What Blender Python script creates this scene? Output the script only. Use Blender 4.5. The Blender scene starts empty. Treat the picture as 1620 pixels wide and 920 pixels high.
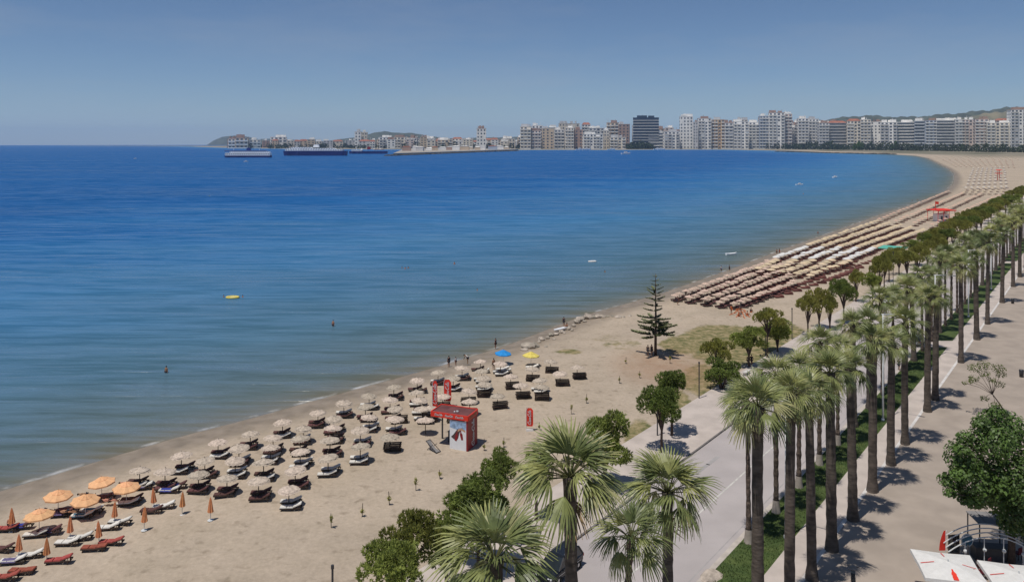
import bpy, bmesh, math, random
import numpy as np
from mathutils import Vector, Matrix, Euler

random.seed(7)
rng = np.random.default_rng(7)
SC = bpy.context.scene
COL = SC.collection
R = math.radians

# ------------------------------------------------------------------ camera
H = 33.0            # camera height above the land, metres
FPX = 1250.0        # focal length in units of a 1620 px wide frame
V0 = 225.0          # row of the level horizon
SEA = -0.5
cam = bpy.data.cameras.new("camera")
cam.sensor_width = 36.0
cam.lens = 36.0 * FPX / 1620.0
cam.shift_y = -(460.0 - V0) / 1620.0
cam.clip_start = 0.5
cam.clip_end = 60000.0
cam_ob = bpy.data.objects.new("camera", cam)
COL.objects.link(cam_ob)
cam_ob.location = (0, 0, H)
cam_ob.rotation_euler = (R(90), 0, 0)
SC.camera = cam_ob

# ------------------------------------------------------------------ sky and sun
SUN_EL = R(71)
SUN_AZ = math.atan2(-0.75, -0.66)          # clockwise from +Y
W = bpy.data.worlds.new("World")
SC.world = W
W.use_nodes = True
nt = W.node_tree
for n in list(nt.nodes):
    nt.nodes.remove(n)
sky = nt.nodes.new("ShaderNodeTexSky")
sky.sky_type = 'NISHITA'
sky.sun_disc = False
sky.sun_elevation = SUN_EL
sky.sun_rotation = SUN_AZ
sky.altitude = 0
sky.air_density = 0.7
sky.dust_density = 0.2
sky.ozone_density = 6.0
hs = nt.nodes.new("ShaderNodeHueSaturation")
hs.inputs["Saturation"].default_value = 1.0
hs.inputs["Value"].default_value = 1.0
bg = nt.nodes.new("ShaderNodeBackground")
bg.inputs["Strength"].default_value = 0.074
wo = nt.nodes.new("ShaderNodeOutputWorld")
nt.links.new(sky.outputs[0], hs.inputs["Color"])
tcw = nt.nodes.new("ShaderNodeTexCoord")
mpw = nt.nodes.new("ShaderNodeMapping")
mpw.inputs["Scale"].default_value = (2.2, 2.2, 11.0)
nzw = nt.nodes.new("ShaderNodeTexNoise")
nzw.inputs["Scale"].default_value = 1.6
nzw.inputs["Detail"].default_value = 6
nzw.inputs["Roughness"].default_value = 0.6
rpw = nt.nodes.new("ShaderNodeMapRange")
rpw.inputs["From Min"].default_value = 0.45
rpw.inputs["From Max"].default_value = 0.80
rpw.inputs["To Max"].default_value = 0.22
mxw = nt.nodes.new("ShaderNodeMix")
mxw.data_type = 'RGBA'
mxw.inputs[7].default_value = (5.2, 5.4, 5.9, 1)
nt.links.new(tcw.outputs["Generated"], mpw.inputs["Vector"])
nt.links.new(mpw.outputs[0], nzw.inputs["Vector"])
nt.links.new(nzw.outputs["Fac"], rpw.inputs["Value"])
nt.links.new(rpw.outputs[0], mxw.inputs[0])
nt.links.new(hs.outputs[0], mxw.inputs[6])
nt.links.new(mxw.outputs[2], bg.inputs["Color"])
nt.links.new(bg.outputs[0], wo.inputs["Surface"])

sl = bpy.data.lights.new("sun", 'SUN')
sl.energy = 3.6
sl.angle = R(0.55)
sl.color = (1.0, 0.955, 0.89)
sun = bpy.data.objects.new("sun", sl)
COL.objects.link(sun)
to_sun = Vector((math.sin(SUN_AZ) * math.cos(SUN_EL), math.cos(SUN_AZ) * math.cos(SUN_EL), math.sin(SUN_EL)))
sun.rotation_euler = to_sun.to_track_quat('Z', 'Y').to_euler()

SC.view_settings.view_transform = 'Standard'
SC.view_settings.look = 'None'
SC.view_settings.exposure = 0.0
SC.view_settings.gamma = 1.0
SC.view_settings.use_curve_mapping = False
SC.render.engine = 'CYCLES'
SC.cycles.max_bounces = 6
SC.cycles.transparent_max_bounces = 8
SC.cycles.volume_bounces = 1
SC.cycles.use_denoising = True

# ------------------------------------------------------------------ layout helpers
SL = 0.76                                   # the road runs along X = SL*Y + c*H
RDIR = Vector((SL, 1, 0)).normalized()      # along the road
RNOR = Vector((1, -SL, 0)).normalized()     # across it, to the landward side
ROAD_ANG = math.atan2(RDIR.y, RDIR.x)


def G(u, v, z=0.0):
    y = FPX * (H - z) / (v - V0)
    return Vector(((u - 810.0) * y / FPX, y, z))


def on_line(c, y, z=0.0):
    return Vector((SL * y + c * H, y, z))


def line_at_u(c, u):
    v = V0 + (u - 1760.0) / c
    return G(u, v)


ORD = ["first", "second", "third", "fourth", "fifth", "sixth", "seventh", "eighth", "ninth", "tenth", "eleventh",
       "twelfth", "thirteenth", "fourteenth", "fifteenth", "sixteenth", "seventeenth", "eighteenth", "nineteenth", "twentieth"]
TENS = {2: "twenty", 3: "thirty", 4: "forty", 5: "fifty", 6: "sixty", 7: "seventy", 8: "eighty", 9: "ninety"}
TENTH = {2: "twentieth", 3: "thirtieth", 4: "fortieth", 5: "fiftieth", 6: "sixtieth", 7: "seventieth", 8: "eightieth", 9: "ninetieth"}


def ordinal(i):
    if i < 20:
        return ORD[i]
    n = i + 1
    if n % 10 == 0:
        return TENTH[n // 10]
    return TENS[n // 10] + "-" + ORD[n % 10 - 1]


# ------------------------------------------------------------------ mesh helpers
class MB:
    def __init__(self):
        self.v = []
        self.f = []
        self.mi = []
        self.m = 0

    def quad(self, a, b, c, d):
        n = len(self.v)
        self.v += [tuple(a), tuple(b), tuple(c), tuple(d)]
        self.f.append((n, n + 1, n + 2, n + 3))
        self.mi.append(self.m)

    def tri(self, a, b, c):
        n = len(self.v)
        self.v += [tuple(a), tuple(b), tuple(c)]
        self.f.append((n, n + 1, n + 2))
        self.mi.append(self.m)

    def box(self, c, s, rz=0.0, taper=1.0):
        n = len(self.v)
        cx, cy, cz = c
        hx, hy, hz = s[0] / 2, s[1] / 2, s[2] / 2
        ca, sa = math.cos(rz), math.sin(rz)
        for dz, k in ((-hz, 1.0), (hz, taper)):
            for dx, dy in ((-hx, -hy), (hx, -hy), (hx, hy), (-hx, hy)):
                dx *= k
                dy *= k
                self.v.append((cx + dx * ca - dy * sa, cy + dx * sa + dy * ca, cz + dz))
        for f in ((3, 2, 1, 0), (4, 5, 6, 7), (0, 1, 5, 4), (1, 2, 6, 5), (2, 3, 7, 6), (3, 0, 4, 7)):
            self.f.append(tuple(n + i for i in f))
            self.mi.append(self.m)

    def beam(self, p, q, w, h=None):
        """a straight bar between two points"""
        p = Vector(p)
        q = Vector(q)
        h = h or w
        d = (q - p)
        L = d.length
        if L < 1e-6:
            return
        d = d / L
        up = Vector((0, 0, 1)) if abs(d.z) < 0.95 else Vector((1, 0, 0))
        x = d.cross(up).normalized()
        y = x.cross(d).normalized()
        n = len(self.v)
        for e in (p, q):
            for a, b in ((-1, -1), (1, -1), (1, 1), (-1, 1)):
                self.v.append(tuple(e + x * (a * w / 2) + y * (b * h / 2)))
        for f in ((3, 2, 1, 0), (4, 5, 6, 7), (0, 1, 5, 4), (1, 2, 6, 5), (2, 3, 7, 6), (3, 0, 4, 7)):
            self.f.append(tuple(n + i for i in f))
            self.mi.append(self.m)

    def tube(self, pts, rad, n=8, cap=True):
        pts = [Vector(p) for p in pts]
        if not hasattr(rad, '__len__'):
            rad = [rad] * len(pts)
        base = len(self.v)
        prevx = None
        for i, p in enumerate(pts):
            d = (pts[min(i + 1, len(pts) - 1)] - pts[max(i - 1, 0)]).normalized()
            if prevx is None:
                up = Vector((0, 0, 1)) if abs(d.z) < 0.9 else Vector((1, 0, 0))
                x = d.cross(up).normalized()
            else:
                x = (prevx - d * prevx.dot(d)).normalized()
            prevx = x
            y = d.cross(x)
            for k in range(n):
                a = 2 * math.pi * k / n
                self.v.append(tuple(p + (x * math.cos(a) + y * math.sin(a)) * rad[i]))
        for i in range(len(pts) - 1):
            for k in range(n):
                a = base + i * n + k
                b = base + i * n + (k + 1) % n
                self.f.append((a, b, b + n, a + n))
                self.mi.append(self.m)
        if cap:
            self.f.append(tuple(base + k for k in reversed(range(n))))
            self.mi.append(self.m)
            self.f.append(tuple(base + (len(pts) - 1) * n + k for k in range(n)))
            self.mi.append(self.m)

    def lathe(self, prof, n=12, c=(0, 0, 0), jit=0.0):
        base = len(self.v)
        for r, z in prof:
            for k in range(n):
                a = 2 * math.pi * k / n
                rr = r * (1 + random.uniform(-jit, jit))
                self.v.append((c[0] + rr * math.cos(a), c[1] + rr * math.sin(a), c[2] + z + random.uniform(-jit, jit) * r * 0.3))
        for i in range(len(prof) - 1):
            for k in range(n):
                a = base + i * n + k
                b = base + i * n + (k + 1) % n
                self.f.append((a, b, b + n, a + n))
                self.mi.append(self.m)

    def prism(self, poly, z0, z1):
        n = len(self.v)
        k = len(poly)
        for z in (z0, z1):
            for p in poly:
                self.v.append((p[0], p[1], z))
        self.f.append(tuple(n + i for i in reversed(range(k))))
        self.mi.append(self.m)
        self.f.append(tuple(n + k + i for i in range(k)))
        self.mi.append(self.m)
        for i in range(k):
            j = (i + 1) % k
            self.f.append((n + i, n + j, n + k + j, n + k + i))
            self.mi.append(self.m)

    def ball(self, c, r, seg=8, ring=6, jit=0.0, sq=(1, 1, 1)):
        base = len(self.v)
        for i in range(ring + 1):
            t = math.pi * i / ring
            for k in range(seg):
                a = 2 * math.pi * k / seg
                j = 1 + (random.uniform(-jit, jit) if 0 < i < ring else 0)
                self.v.append((c[0] + sq[0] * r * j * math.sin(t) * math.cos(a), c[1] + sq[1] * r * j * math.sin(t) * math.sin(a), c[2] + sq[2] * r * j * math.cos(t)))
        for i in range(ring):
            for k in range(seg):
                a = base + i * seg + k
                b = base + i * seg + (k + 1) % seg
                self.f.append((a, a + seg, b + seg, b))
                self.mi.append(self.m)

    def mesh(self, name, mats, smooth=False):
        me = bpy.data.meshes.new(name)
        me.from_pydata(self.v, [], self.f)
        if not isinstance(mats, (list, tuple)):
            mats = [mats]
        for m in mats:
            me.materials.append(m)
        if len(mats) > 1:
            me.polygons.foreach_set("material_index", self.mi)
        if smooth:
            me.polygons.foreach_set("use_smooth", [True] * len(me.polygons))
        me.update()
        return me


def link(name, me, parent=None, loc=(0, 0, 0), rot=(0, 0, 0), scale=(1, 1, 1)):
    o = bpy.data.objects.new(name, me)
    COL.objects.link(o)
    o.location = loc
    o.rotation_euler = rot
    o.scale = scale
    if parent:
        o.parent = parent
    return o


def tag(o, label=None, cat=None, group=None, kind=None):
    if label:
        o["label"] = label
    if cat:
        o["category"] = cat
    if group:
        o["group"] = group
    if kind:
        o["kind"] = kind
    return o


def thing(name, label, cat, loc=(0, 0, 0), rotz=0.0, group=None, scale=1.0):
    o = link(name, None, None, loc, (0, 0, rotz), (scale, scale, scale))
    o.empty_display_size = 0.2
    return tag(o, label, cat, group)


def structure(name, me, label=None):
    o = link(name, me)
    o["kind"] = "structure"
    if label:
        o["label"] = label
    return o


# ------------------------------------------------------------------ materials
def new_mat(name):
    m = bpy.data.materials.new(name)
    m.use_nodes = True
    nt = m.node_tree
    b = nt.nodes["Principled BSDF"]
    return m, nt, b


def mk(name, col, rough=0.8, var=0.15, scale=2.0, bump=0.0, bscale=8.0, rand=0.0, metal=0.0, spec=0.3, stretch=(1, 1, 1), col2=None, trans=0.0):
    m, nt, b = new_mat(name)
    N = nt.nodes.new
    L = nt.links.new
    b.inputs["Roughness"].default_value = rough
    b.inputs["Metallic"].default_value = metal
    b.inputs["Specular IOR Level"].default_value = spec
    tc = N("ShaderNodeTexCoord")
    mp = N("ShaderNodeMapping")
    mp.inputs["Scale"].default_value = stretch
    L(tc.outputs["Object"], mp.inputs["Vector"])
    nz = N("ShaderNodeTexNoise")
    nz.inputs["Scale"].default_value = scale
    nz.inputs["Detail"].default_value = 4
    L(mp.outputs[0], nz.inputs["Vector"])
    rp = N("ShaderNodeValToRGB")
    c2 = col2 if col2 else tuple(min(1, c * (1 + var)) for c in col)
    c1 = col if col2 else tuple(c * (1 - var) for c in col)
    rp.color_ramp.elements[0].position = 0.35
    rp.color_ramp.elements[1].position = 0.65
    rp.color_ramp.elements[0].color = (*c1, 1)
    rp.color_ramp.elements[1].color = (*c2, 1)
    L(nz.outputs["Fac"], rp.inputs["Fac"])
    out = rp.outputs["Color"]
    if rand > 0:
        oi = N("ShaderNodeObjectInfo")
        mr = N("ShaderNodeMapRange")
        mr.inputs["To Min"].default_value = 1 - rand
        mr.inputs["To Max"].default_value = 1 + rand
        L(oi.outputs["Random"], mr.inputs["Value"])
        mr2 = N("ShaderNodeMapRange")
        mr2.inputs["To Min"].default_value = 0.5 + 0.06 * rand
        mr2.inputs["To Max"].default_value = 0.5 - 0.06 * rand
        L(oi.outputs["Random"], mr2.inputs["Value"])
        h = N("ShaderNodeHueSaturation")
        L(mr.outputs[0], h.inputs["Value"])
        L(mr2.outputs[0], h.inputs["Hue"])
        L(out, h.inputs["Color"])
        out = h.outputs["Color"]
    L(out, b.inputs["Base Color"])
    if bump > 0:
        n2 = N("ShaderNodeTexNoise")
        n2.inputs["Scale"].default_value = bscale
        n2.inputs["Detail"].default_value = 5
        L(mp.outputs[0], n2.inputs["Vector"])
        bp = N("ShaderNodeBump")
        bp.inputs["Strength"].default_value = bump
        bp.inputs["Distance"].default_value = 0.1
        L(n2.outputs["Fac"], bp.inputs["Height"])
        L(bp.outputs[0], b.inputs["Normal"])
    if trans > 0:
        b.inputs["Transmission Weight"].default_value = 0
        tl = N("ShaderNodeBsdfTranslucent")
        L(out, tl.inputs["Color"])
        mx = N("ShaderNodeMixShader")
        mx.inputs[0].default_value = trans
        L(b.outputs[0], mx.inputs[1])
        L(tl.outputs[0], mx.inputs[2])
        L(mx.outputs[0], nt.nodes["Material Output"].inputs["Surface"])
    return m


M = {}
M['wood_dark'] = mk("wood_dark", (0.055, 0.036, 0.026), 0.7, 0.3, 6, 0.2, 20, rand=0.25)
M['wood_post'] = mk("wood_post", (0.075, 0.055, 0.042), 0.8, 0.3, 6)
M['metal_dark'] = mk("metal_dark", (0.035, 0.035, 0.04), 0.5, 0.2, 3, spec=0.5)
M['metal_white'] = mk("metal_white", (0.62, 0.63, 0.62), 0.4, 0.06, 3, spec=0.5)
M['chrome'] = mk("chrome", (0.55, 0.56, 0.58), 0.25, 0.05, 3, metal=0.9)
M['thatch'] = mk("thatch", (0.47, 0.39, 0.31), 0.95, 0.25, 5, 0.6, 14, rand=0.16, stretch=(1, 1, 0.5))
M['thatch_rose'] = mk("thatch_rose", (0.54, 0.40, 0.315), 0.95, 0.22, 5, 0.5, 14, rand=0.12)
M['cushion_white'] = mk("cushion_white", (0.66, 0.63, 0.57), 0.9, 0.06, 4, 0.2, 10, rand=0.08)
M['cushion_red'] = mk("cushion_red", (0.33, 0.075, 0.055), 0.9, 0.15, 4, 0.2, 10, rand=0.15)
M['cushion_brown'] = mk("cushion_brown", (0.11, 0.05, 0.045), 0.9, 0.15, 4, rand=0.2)
M['cushion_maroon'] = mk("cushion_maroon", (0.16, 0.062, 0.05), 0.9, 0.3, 0.3)
M['towel_blue'] = mk("towel_blue", (0.035, 0.05, 0.26), 0.95, 0.2, 5)
M['towel_purple'] = mk("towel_purple", (0.12, 0.10, 0.20), 0.95, 0.2, 5)
M['towel_teal'] = mk("towel_teal", (0.05, 0.13, 0.20), 0.95, 0.2, 5)
M['canvas_orange'] = mk("canvas_orange", (0.90, 0.52, 0.27), 0.85, 0.08, 3, rand=0.06, trans=0.25)
M['canvas_fold'] = mk("canvas_fold", (0.70, 0.31, 0.14), 0.85, 0.12, 3, rand=0.1)
M['canvas_white'] = mk("canvas_white", (0.76, 0.75, 0.72), 0.85, 0.05, 3, rand=0.05, trans=0.2)
M['canvas_cream'] = mk("canvas_cream", (0.68, 0.55, 0.37), 0.85, 0.08, 3, rand=0.12, trans=0.2)
M['canvas_rose'] = mk("canvas_rose", (0.68, 0.46, 0.35), 0.85, 0.08, 3, rand=0.12, trans=0.2)
M['canvas_blue'] = mk("canvas_blue", (0.03, 0.30, 0.72), 0.8, 0.06, 3, trans=0.2)
M['canvas_yellow'] = mk("canvas_yellow", (0.80, 0.66, 0.16), 0.8, 0.06, 3, trans=0.2)
M['canvas_teal'] = mk("canvas_teal", (0.12, 0.48, 0.38), 0.8, 0.06, 3, trans=0.2)
M['cola_red'] = mk("cola_red", (0.72, 0.045, 0.025), 0.5, 0.05, 2, rand=0.02)
M['cola_wine'] = mk("cola_wine", (0.24, 0.014, 0.02), 0.45, 0.08, 2)
M['roof_red'] = mk("roof_red", (0.14, 0.05, 0.045), 0.6, 0.25, 1.5, 0.1, 6)
M['print_white'] = mk("print_white", (0.78, 0.79, 0.80), 0.5, 0.03, 2)
M['print_blue'] = mk("print_blue", (0.30, 0.42, 0.60), 0.5, 0.35, 3)
M['print_dark'] = mk("print_dark", (0.085, 0.05, 0.05), 0.5, 0.3, 5)
M['print_tan'] = mk("print_tan", (0.55, 0.32, 0.20), 0.5, 0.1, 5)
M['asphalt'] = mk("asphalt", (0.40, 0.36, 0.348), 0.9, 0.07, 0.25, 0.15, 30)
M['paving'] = mk("paving", (0.475, 0.41, 0.362), 0.9, 0.10, 0.45, 0.1, 20)
M['promenade'] = mk("promenade", (0.345, 0.288, 0.238), 0.9, 0.10, 0.35, 0.1, 20)
M['kerb'] = mk("kerb", (0.45, 0.40, 0.35), 0.9, 0.12, 1.5, 0.2, 8)
M['kerb_white'] = mk("kerb_white", (0.58, 0.55, 0.52), 0.9, 0.12, 1.0)
M['kerb_dark'] = mk("kerb_dark", (0.16, 0.145, 0.135), 0.9, 0.2, 1.5)
M['paint'] = mk("paint", (0.50, 0.48, 0.44), 0.8, 0.22, 1.2)
M['paint_worn'] = mk("paint_worn", (0.33, 0.31, 0.30), 0.85, 0.1, 1.0)
M['lawn'] = mk("lawn", (0.042, 0.070, 0.018), 0.95, 0.35, 0.7, 0.8, 6, col2=(0.085, 0.115, 0.032))
M['blade'] = mk("blade", (0.065, 0.10, 0.026), 0.8, 0.35, 0.5)
M['rock'] = mk("rock", (0.36, 0.31, 0.25), 0.9, 0.25, 1.6, 0.5, 4, rand=0.18)
M['skin'] = mk("skin", (0.34, 0.17, 0.10), 0.6, 0.06, 4, rand=0.25)
M['hair'] = mk("hair", (0.02, 0.014, 0.01), 0.6, 0.2, 6)
for nm, c in (("cloth_dark", (0.015, 0.018, 0.03)), ("cloth_white", (0.6, 0.6, 0.58)), ("cloth_orange", (0.55, 0.14, 0.04)), ("cloth_blue", (0.04, 0.08, 0.22)), ("cloth_red", (0.4, 0.03, 0.03))):
    M[nm] = mk(nm, c, 0.9, 0.15, 6)
M['car_black'] = mk("car_black", (0.012, 0.014, 0.018), 0.18, 0.05, 2, spec=0.6)
M['car_silver'] = mk("car_silver", (0.42, 0.43, 0.44), 0.3, 0.04, 2, metal=0.4, spec=0.5)
M['car_glass'] = mk("car_glass", (0.02, 0.026, 0.032), 0.06, 0.05, 2, spec=0.8)
M['tyre'] = mk("tyre", (0.018, 0.018, 0.018), 0.85, 0.1, 8)
M['lamp_red'] = mk("lamp_red", (0.35, 0.01, 0.01), 0.2, 0.05, 4)
M['lamp_clear'] = mk("lamp_clear", (0.7, 0.7, 0.7), 0.15, 0.05, 4)
M['frond'] = mk("frond", (0.228, 0.256, 0.092), 0.42, 0.22, 2.5, rand=0.42, trans=0.25, spec=0.45)
M['frond_yellow'] = mk("frond_yellow", (0.37, 0.35, 0.16), 0.6, 0.2, 2.5, rand=0.22, trans=0.22)
M['frond_dead'] = mk("frond_dead", (0.27, 0.19, 0.10), 0.9, 0.25, 2.5, rand=0.2)
M['petiole'] = mk("petiole", (0.10, 0.10, 0.035), 0.6, 0.15, 3)
M['trunk_palm'] = mk("trunk_palm", (0.105, 0.084, 0.068), 0.95, 0.34, 1.4, 0.7, 3.0, stretch=(1, 1, 34.0), rand=0.12)
M['trunk_scaly'] = mk("trunk_scaly", (0.105, 0.078, 0.06), 0.95, 0.5, 2.4, 0.9, 5, rand=0.12, stretch=(1, 1, 18.0))
M['whitewash'] = mk("whitewash", (0.36, 0.31, 0.26), 0.95, 0.14, 2)
M['needles'] = mk("needles", (0.235, 0.285, 0.07), 0.7, 0.3, 0.9, rand=0.2, trans=0.4)
M['needles_olive'] = mk("needles_olive", (0.31, 0.305, 0.075), 0.7, 0.3, 0.9, rand=0.2, trans=0.4)
M['needles_dark'] = mk("needles_dark", (0.17, 0.19, 0.09), 0.7, 0.3, 0.9, rand=0.1, trans=0.1)
M['bark'] = mk("bark", (0.085, 0.06, 0.048), 0.95, 0.3, 4, 0.5, 8)
M['leaf'] = mk("leaf", (0.08, 0.135, 0.028), 0.5, 0.4, 0.8, rand=0.1, trans=0.2, spec=0.4)
M['leaf_light'] = mk("leaf_light", (0.13, 0.155, 0.045), 0.6, 0.3, 0.8, trans=0.25)
M['leaf_far'] = mk("leaf_far", (0.035, 0.05, 0.022), 0.9, 0.4, 0.02)
M['slate_awning'] = mk("slate_awning", (0.23, 0.22, 0.215), 0.7, 0.12, 1.5)
M['maroon'] = mk("maroon", (0.14, 0.016, 0.024), 0.7, 0.2, 3)
M['hull_blue'] = mk("hull_blue", (0.012, 0.028, 0.16), 0.5, 0.08, 0.05)
M['ship_white'] = mk("ship_white", (0.82, 0.83, 0.84), 0.5, 0.05, 0.05)
M['ship_blue'] = mk("ship_blue", (0.10, 0.17, 0.38), 0.5, 0.08, 0.05)
M['glass_far'] = mk("glass_far", (0.075, 0.085, 0.105), 0.2, 0.3, 0.05, spec=0.6)
M['glass_tower'] = mk("glass_tower", (0.014, 0.024, 0.055), 0.12, 0.3, 0.02, spec=0.7)
M['concrete_far'] = mk("concrete_far", (0.34, 0.31, 0.27), 0.9, 0.15, 0.05)
for nm, c in (("wall_white", (0.88, 0.85, 0.80)), ("wall_cream", (0.74, 0.66, 0.54)), ("wall_tan", (0.62, 0.49, 0.35)), ("wall_pink", (0.68, 0.56, 0.5)),
              ("wall_grey", (0.6, 0.585, 0.57)), ("wall_ochre", (0.58, 0.4, 0.24)), ("wall_brick", (0.42, 0.29, 0.23)), ("wall_blue", (0.44, 0.49, 0.57))):
    M[nm] = mk(nm, c, 0.9, 0.1, 0.03)
M['tiles_red'] = mk("tiles_red", (0.34, 0.13, 0.08), 0.9, 0.2, 0.1)
M['slab_white'] = mk("slab_white", (0.80, 0.78, 0.74), 0.9, 0.06, 0.05)

# ------------------------------------------------------------------ coast line (read off the photograph, in metres)
coast_px = [(-420, 905), (-200, 838), (0, 777), (90, 750), (180, 722), (280, 692), (400, 661), (500, 633), (600, 606), (700, 578), (800, 547), (860, 524),
            (920, 500), (1000, 478), (1050, 463), (1100, 446), (1170, 421), (1240, 394), (1320, 366), (1400, 337), (1450, 321), (1480, 311), (1497, 301),
            (1507, 291), (1510, 282), (1508, 274), (1500, 267), (1490, 262), (1478, 256), (1466, 250), (1445, 246), (1400, 243.5), (1330, 241.5), (1250, 238),
            (1150, 236.2), (1060, 236.2), (960, 236.8), (900, 236.6), (820, 236.8), (740, 236.6), (640, 236), (560, 235.6), (470, 235.0), (400, 234.2), (345, 232.5), (315, 231.3)]


def coast_point(u, v):
    y = FPX * (H - SEA) / (v - V0)
    return ((u - 810.0) * y / FPX, y)


coast = [coast_point(u, v) for u, v in coast_px]
far_pts = [coast_point(300, 230.6), coast_point(110, 230.0), coast_point(105, 229.85), coast_point(330, 229.6)]
land_poly = [(-400, -300)] + coast + far_pts + [(9000, 12500), (16000, 9000), (16000, -300)]
CO = np.array(coast + far_pts)


def signed_dist(P):
    """distance to the shore, positive on land"""
    P = np.asarray(P, float)
    d = np.full(len(P), 1e9)
    for i in range(len(CO) - 1):
        a = CO[i]
        b = CO[i + 1]
        ab = b - a
        t = np.clip(((P - a) @ ab) / (ab @ ab), 0, 1)
        q = a + t[:, None] * ab
        d = np.minimum(d, np.hypot(*(P - q).T))
    inside = np.zeros(len(P), bool)
    n = len(land_poly)
    for i in range(n):
        x1, y1 = land_poly[i]
        x2, y2 = land_poly[(i + 1) % n]
        cond = (y1 > P[:, 1]) != (y2 > P[:, 1])
        with np.errstate(divide='ignore', invalid='ignore'):
            xi = (x2 - x1) * (P[:, 1] - y1) / (y2 - y1 + 1e-12) + x1
        inside ^= cond & (P[:, 0] < xi)
    return np.where(inside, d, -d)


RE = 6.37e6


def polar_sheet(name, a0, a1, na, radii, zfun, mats, keep=None, attrs=None):
    ang = np.linspace(R(a0), R(a1), na)
    rr = np.asarray(radii)
    A, Q = np.meshgrid(ang, rr)
    X = (Q * np.sin(A)).ravel()
    Y = (Q * np.cos(A)).ravel()
    P = np.stack([X, Y], 1)
    sd = signed_dist(P)
    Z = zfun(X, Y, sd)
    nr = len(rr)
    idx = np.arange(nr * na).reshape(nr, na)
    F = np.stack([idx[:-1, :-1].ravel(), idx[:-1, 1:].ravel(), idx[1:, 1:].ravel(), idx[1:, :-1].ravel()], 1)[:, ::-1]
    if keep is not None:
        k = keep(sd)
        F = F[k[F].any(1)]
    used = np.unique(F)
    remap = np.full(nr * na, -1)
    remap[used] = np.arange(len(used))
    F = remap[F]
    me = bpy.data.meshes.new(name)
    me.vertices.add(len(used))
    me.vertices.foreach_set("co", np.stack([X, Y, Z], 1)[used].astype(np.float32).ravel())
    me.loops.add(F.size)
    me.loops.foreach_set("vertex_index", F.astype(np.int32).ravel())
    me.polygons.add(len(F))
    me.polygons.foreach_set("loop_start", np.arange(0, F.size, 4, dtype=np.int32))
    me.update(calc_edges=True)
    me.validate()
    me.polygons.foreach_set("use_smooth", [True] * len(me.polygons))
    for m in mats:
        me.materials.append(m)
    at = me.attributes.new("shore", 'FLOAT', 'POINT')
    at.data.foreach_set("value", sd[used].astype(np.float32))
    if attrs:
        for k, fn in attrs.items():
            at = me.attributes.new(k, 'FLOAT', 'POINT')
            at.data.foreach_set("value", fn(X, Y, sd)[used].astype(np.float32))
    me.update()
    return me


# plants grow in these patches of the sand: (u, v, half width px, half height px, strength)
veg_px = [(1165, 548, 120, 34, 0.95), (1140, 530, 75, 24, 0.95), (1085, 545, 60, 22, 0.9), (960, 535, 50, 10, 0.55), (900, 556, 34, 6, 0.85), (985, 545, 55, 16, 0.6), (1230, 525, 60, 22, 0.9), (1112, 598, 46, 34, 0.95), (1067, 645, 40, 44, 0.95),
          (1012, 692, 32, 40, 0.95), (1300, 545, 30, 15, 0.6), (1075, 575, 50, 16, 0.5), (700, 770, 20, 5, 0.25), (640, 790, 30, 6, 0.22), (440, 850, 30, 6, 0.2), (950, 640, 50, 12, 0.18)]
veg_w = []
for u, v, du, dv, s in veg_px:
    c = G(u, v)
    k = H * FPX / (v - V0) ** 2
    veg_w.append((c.x, c.y, du * c.y / FPX, max(dv * k, 1.0), s, c.x / c.y))


def veg_mask(X, Y, sd):
    o = np.zeros_like(X)
    for cx, cy, rx, ry, s, sh in veg_w:
        yy = (Y - cy) / ry
        xx = (X - cx - sh * (Y - cy)) / rx
        o = np.maximum(o, s * np.clip(1.6 - 1.3 * np.sqrt(xx * xx + yy * yy), 0, 1))
    return o


def soil_mask(X, Y, sd):
    c = G(1050, 580)
    return np.clip(1.5 - np.hypot((X - c.x) / 6.5, (Y - c.y) / 9.0), 0, 1) * 0.8


def land_z(X, Y, sd):
    r = np.hypot(X, Y)
    sc = np.maximum(1.0, r / 220.0)
    prof = np.where(sd < 0, np.maximum(SEA + sd * 0.055, -7.0), np.minimum(SEA + sd * 0.075 / sc * 1.0, 0.0))
    q = (X - SL * Y) * 0.796
    duny = 0.05 * np.sin(X * 0.9 + 1.3 * np.sin(Y * 0.31)) * np.sin(Y * 0.7 + np.sin(X * 0.23)) + 0.04 * np.sin(X * 2.3 + Y * 1.1) * np.sin(Y * 1.9 - X * 0.7)
    z = prof + np.where((sd > 3) & (r < 400), duny, 0.0)
    z = np.where((q > -42.0) & (r < 1400), -0.30, z)
    return z - r * r / (2 * RE)


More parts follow.
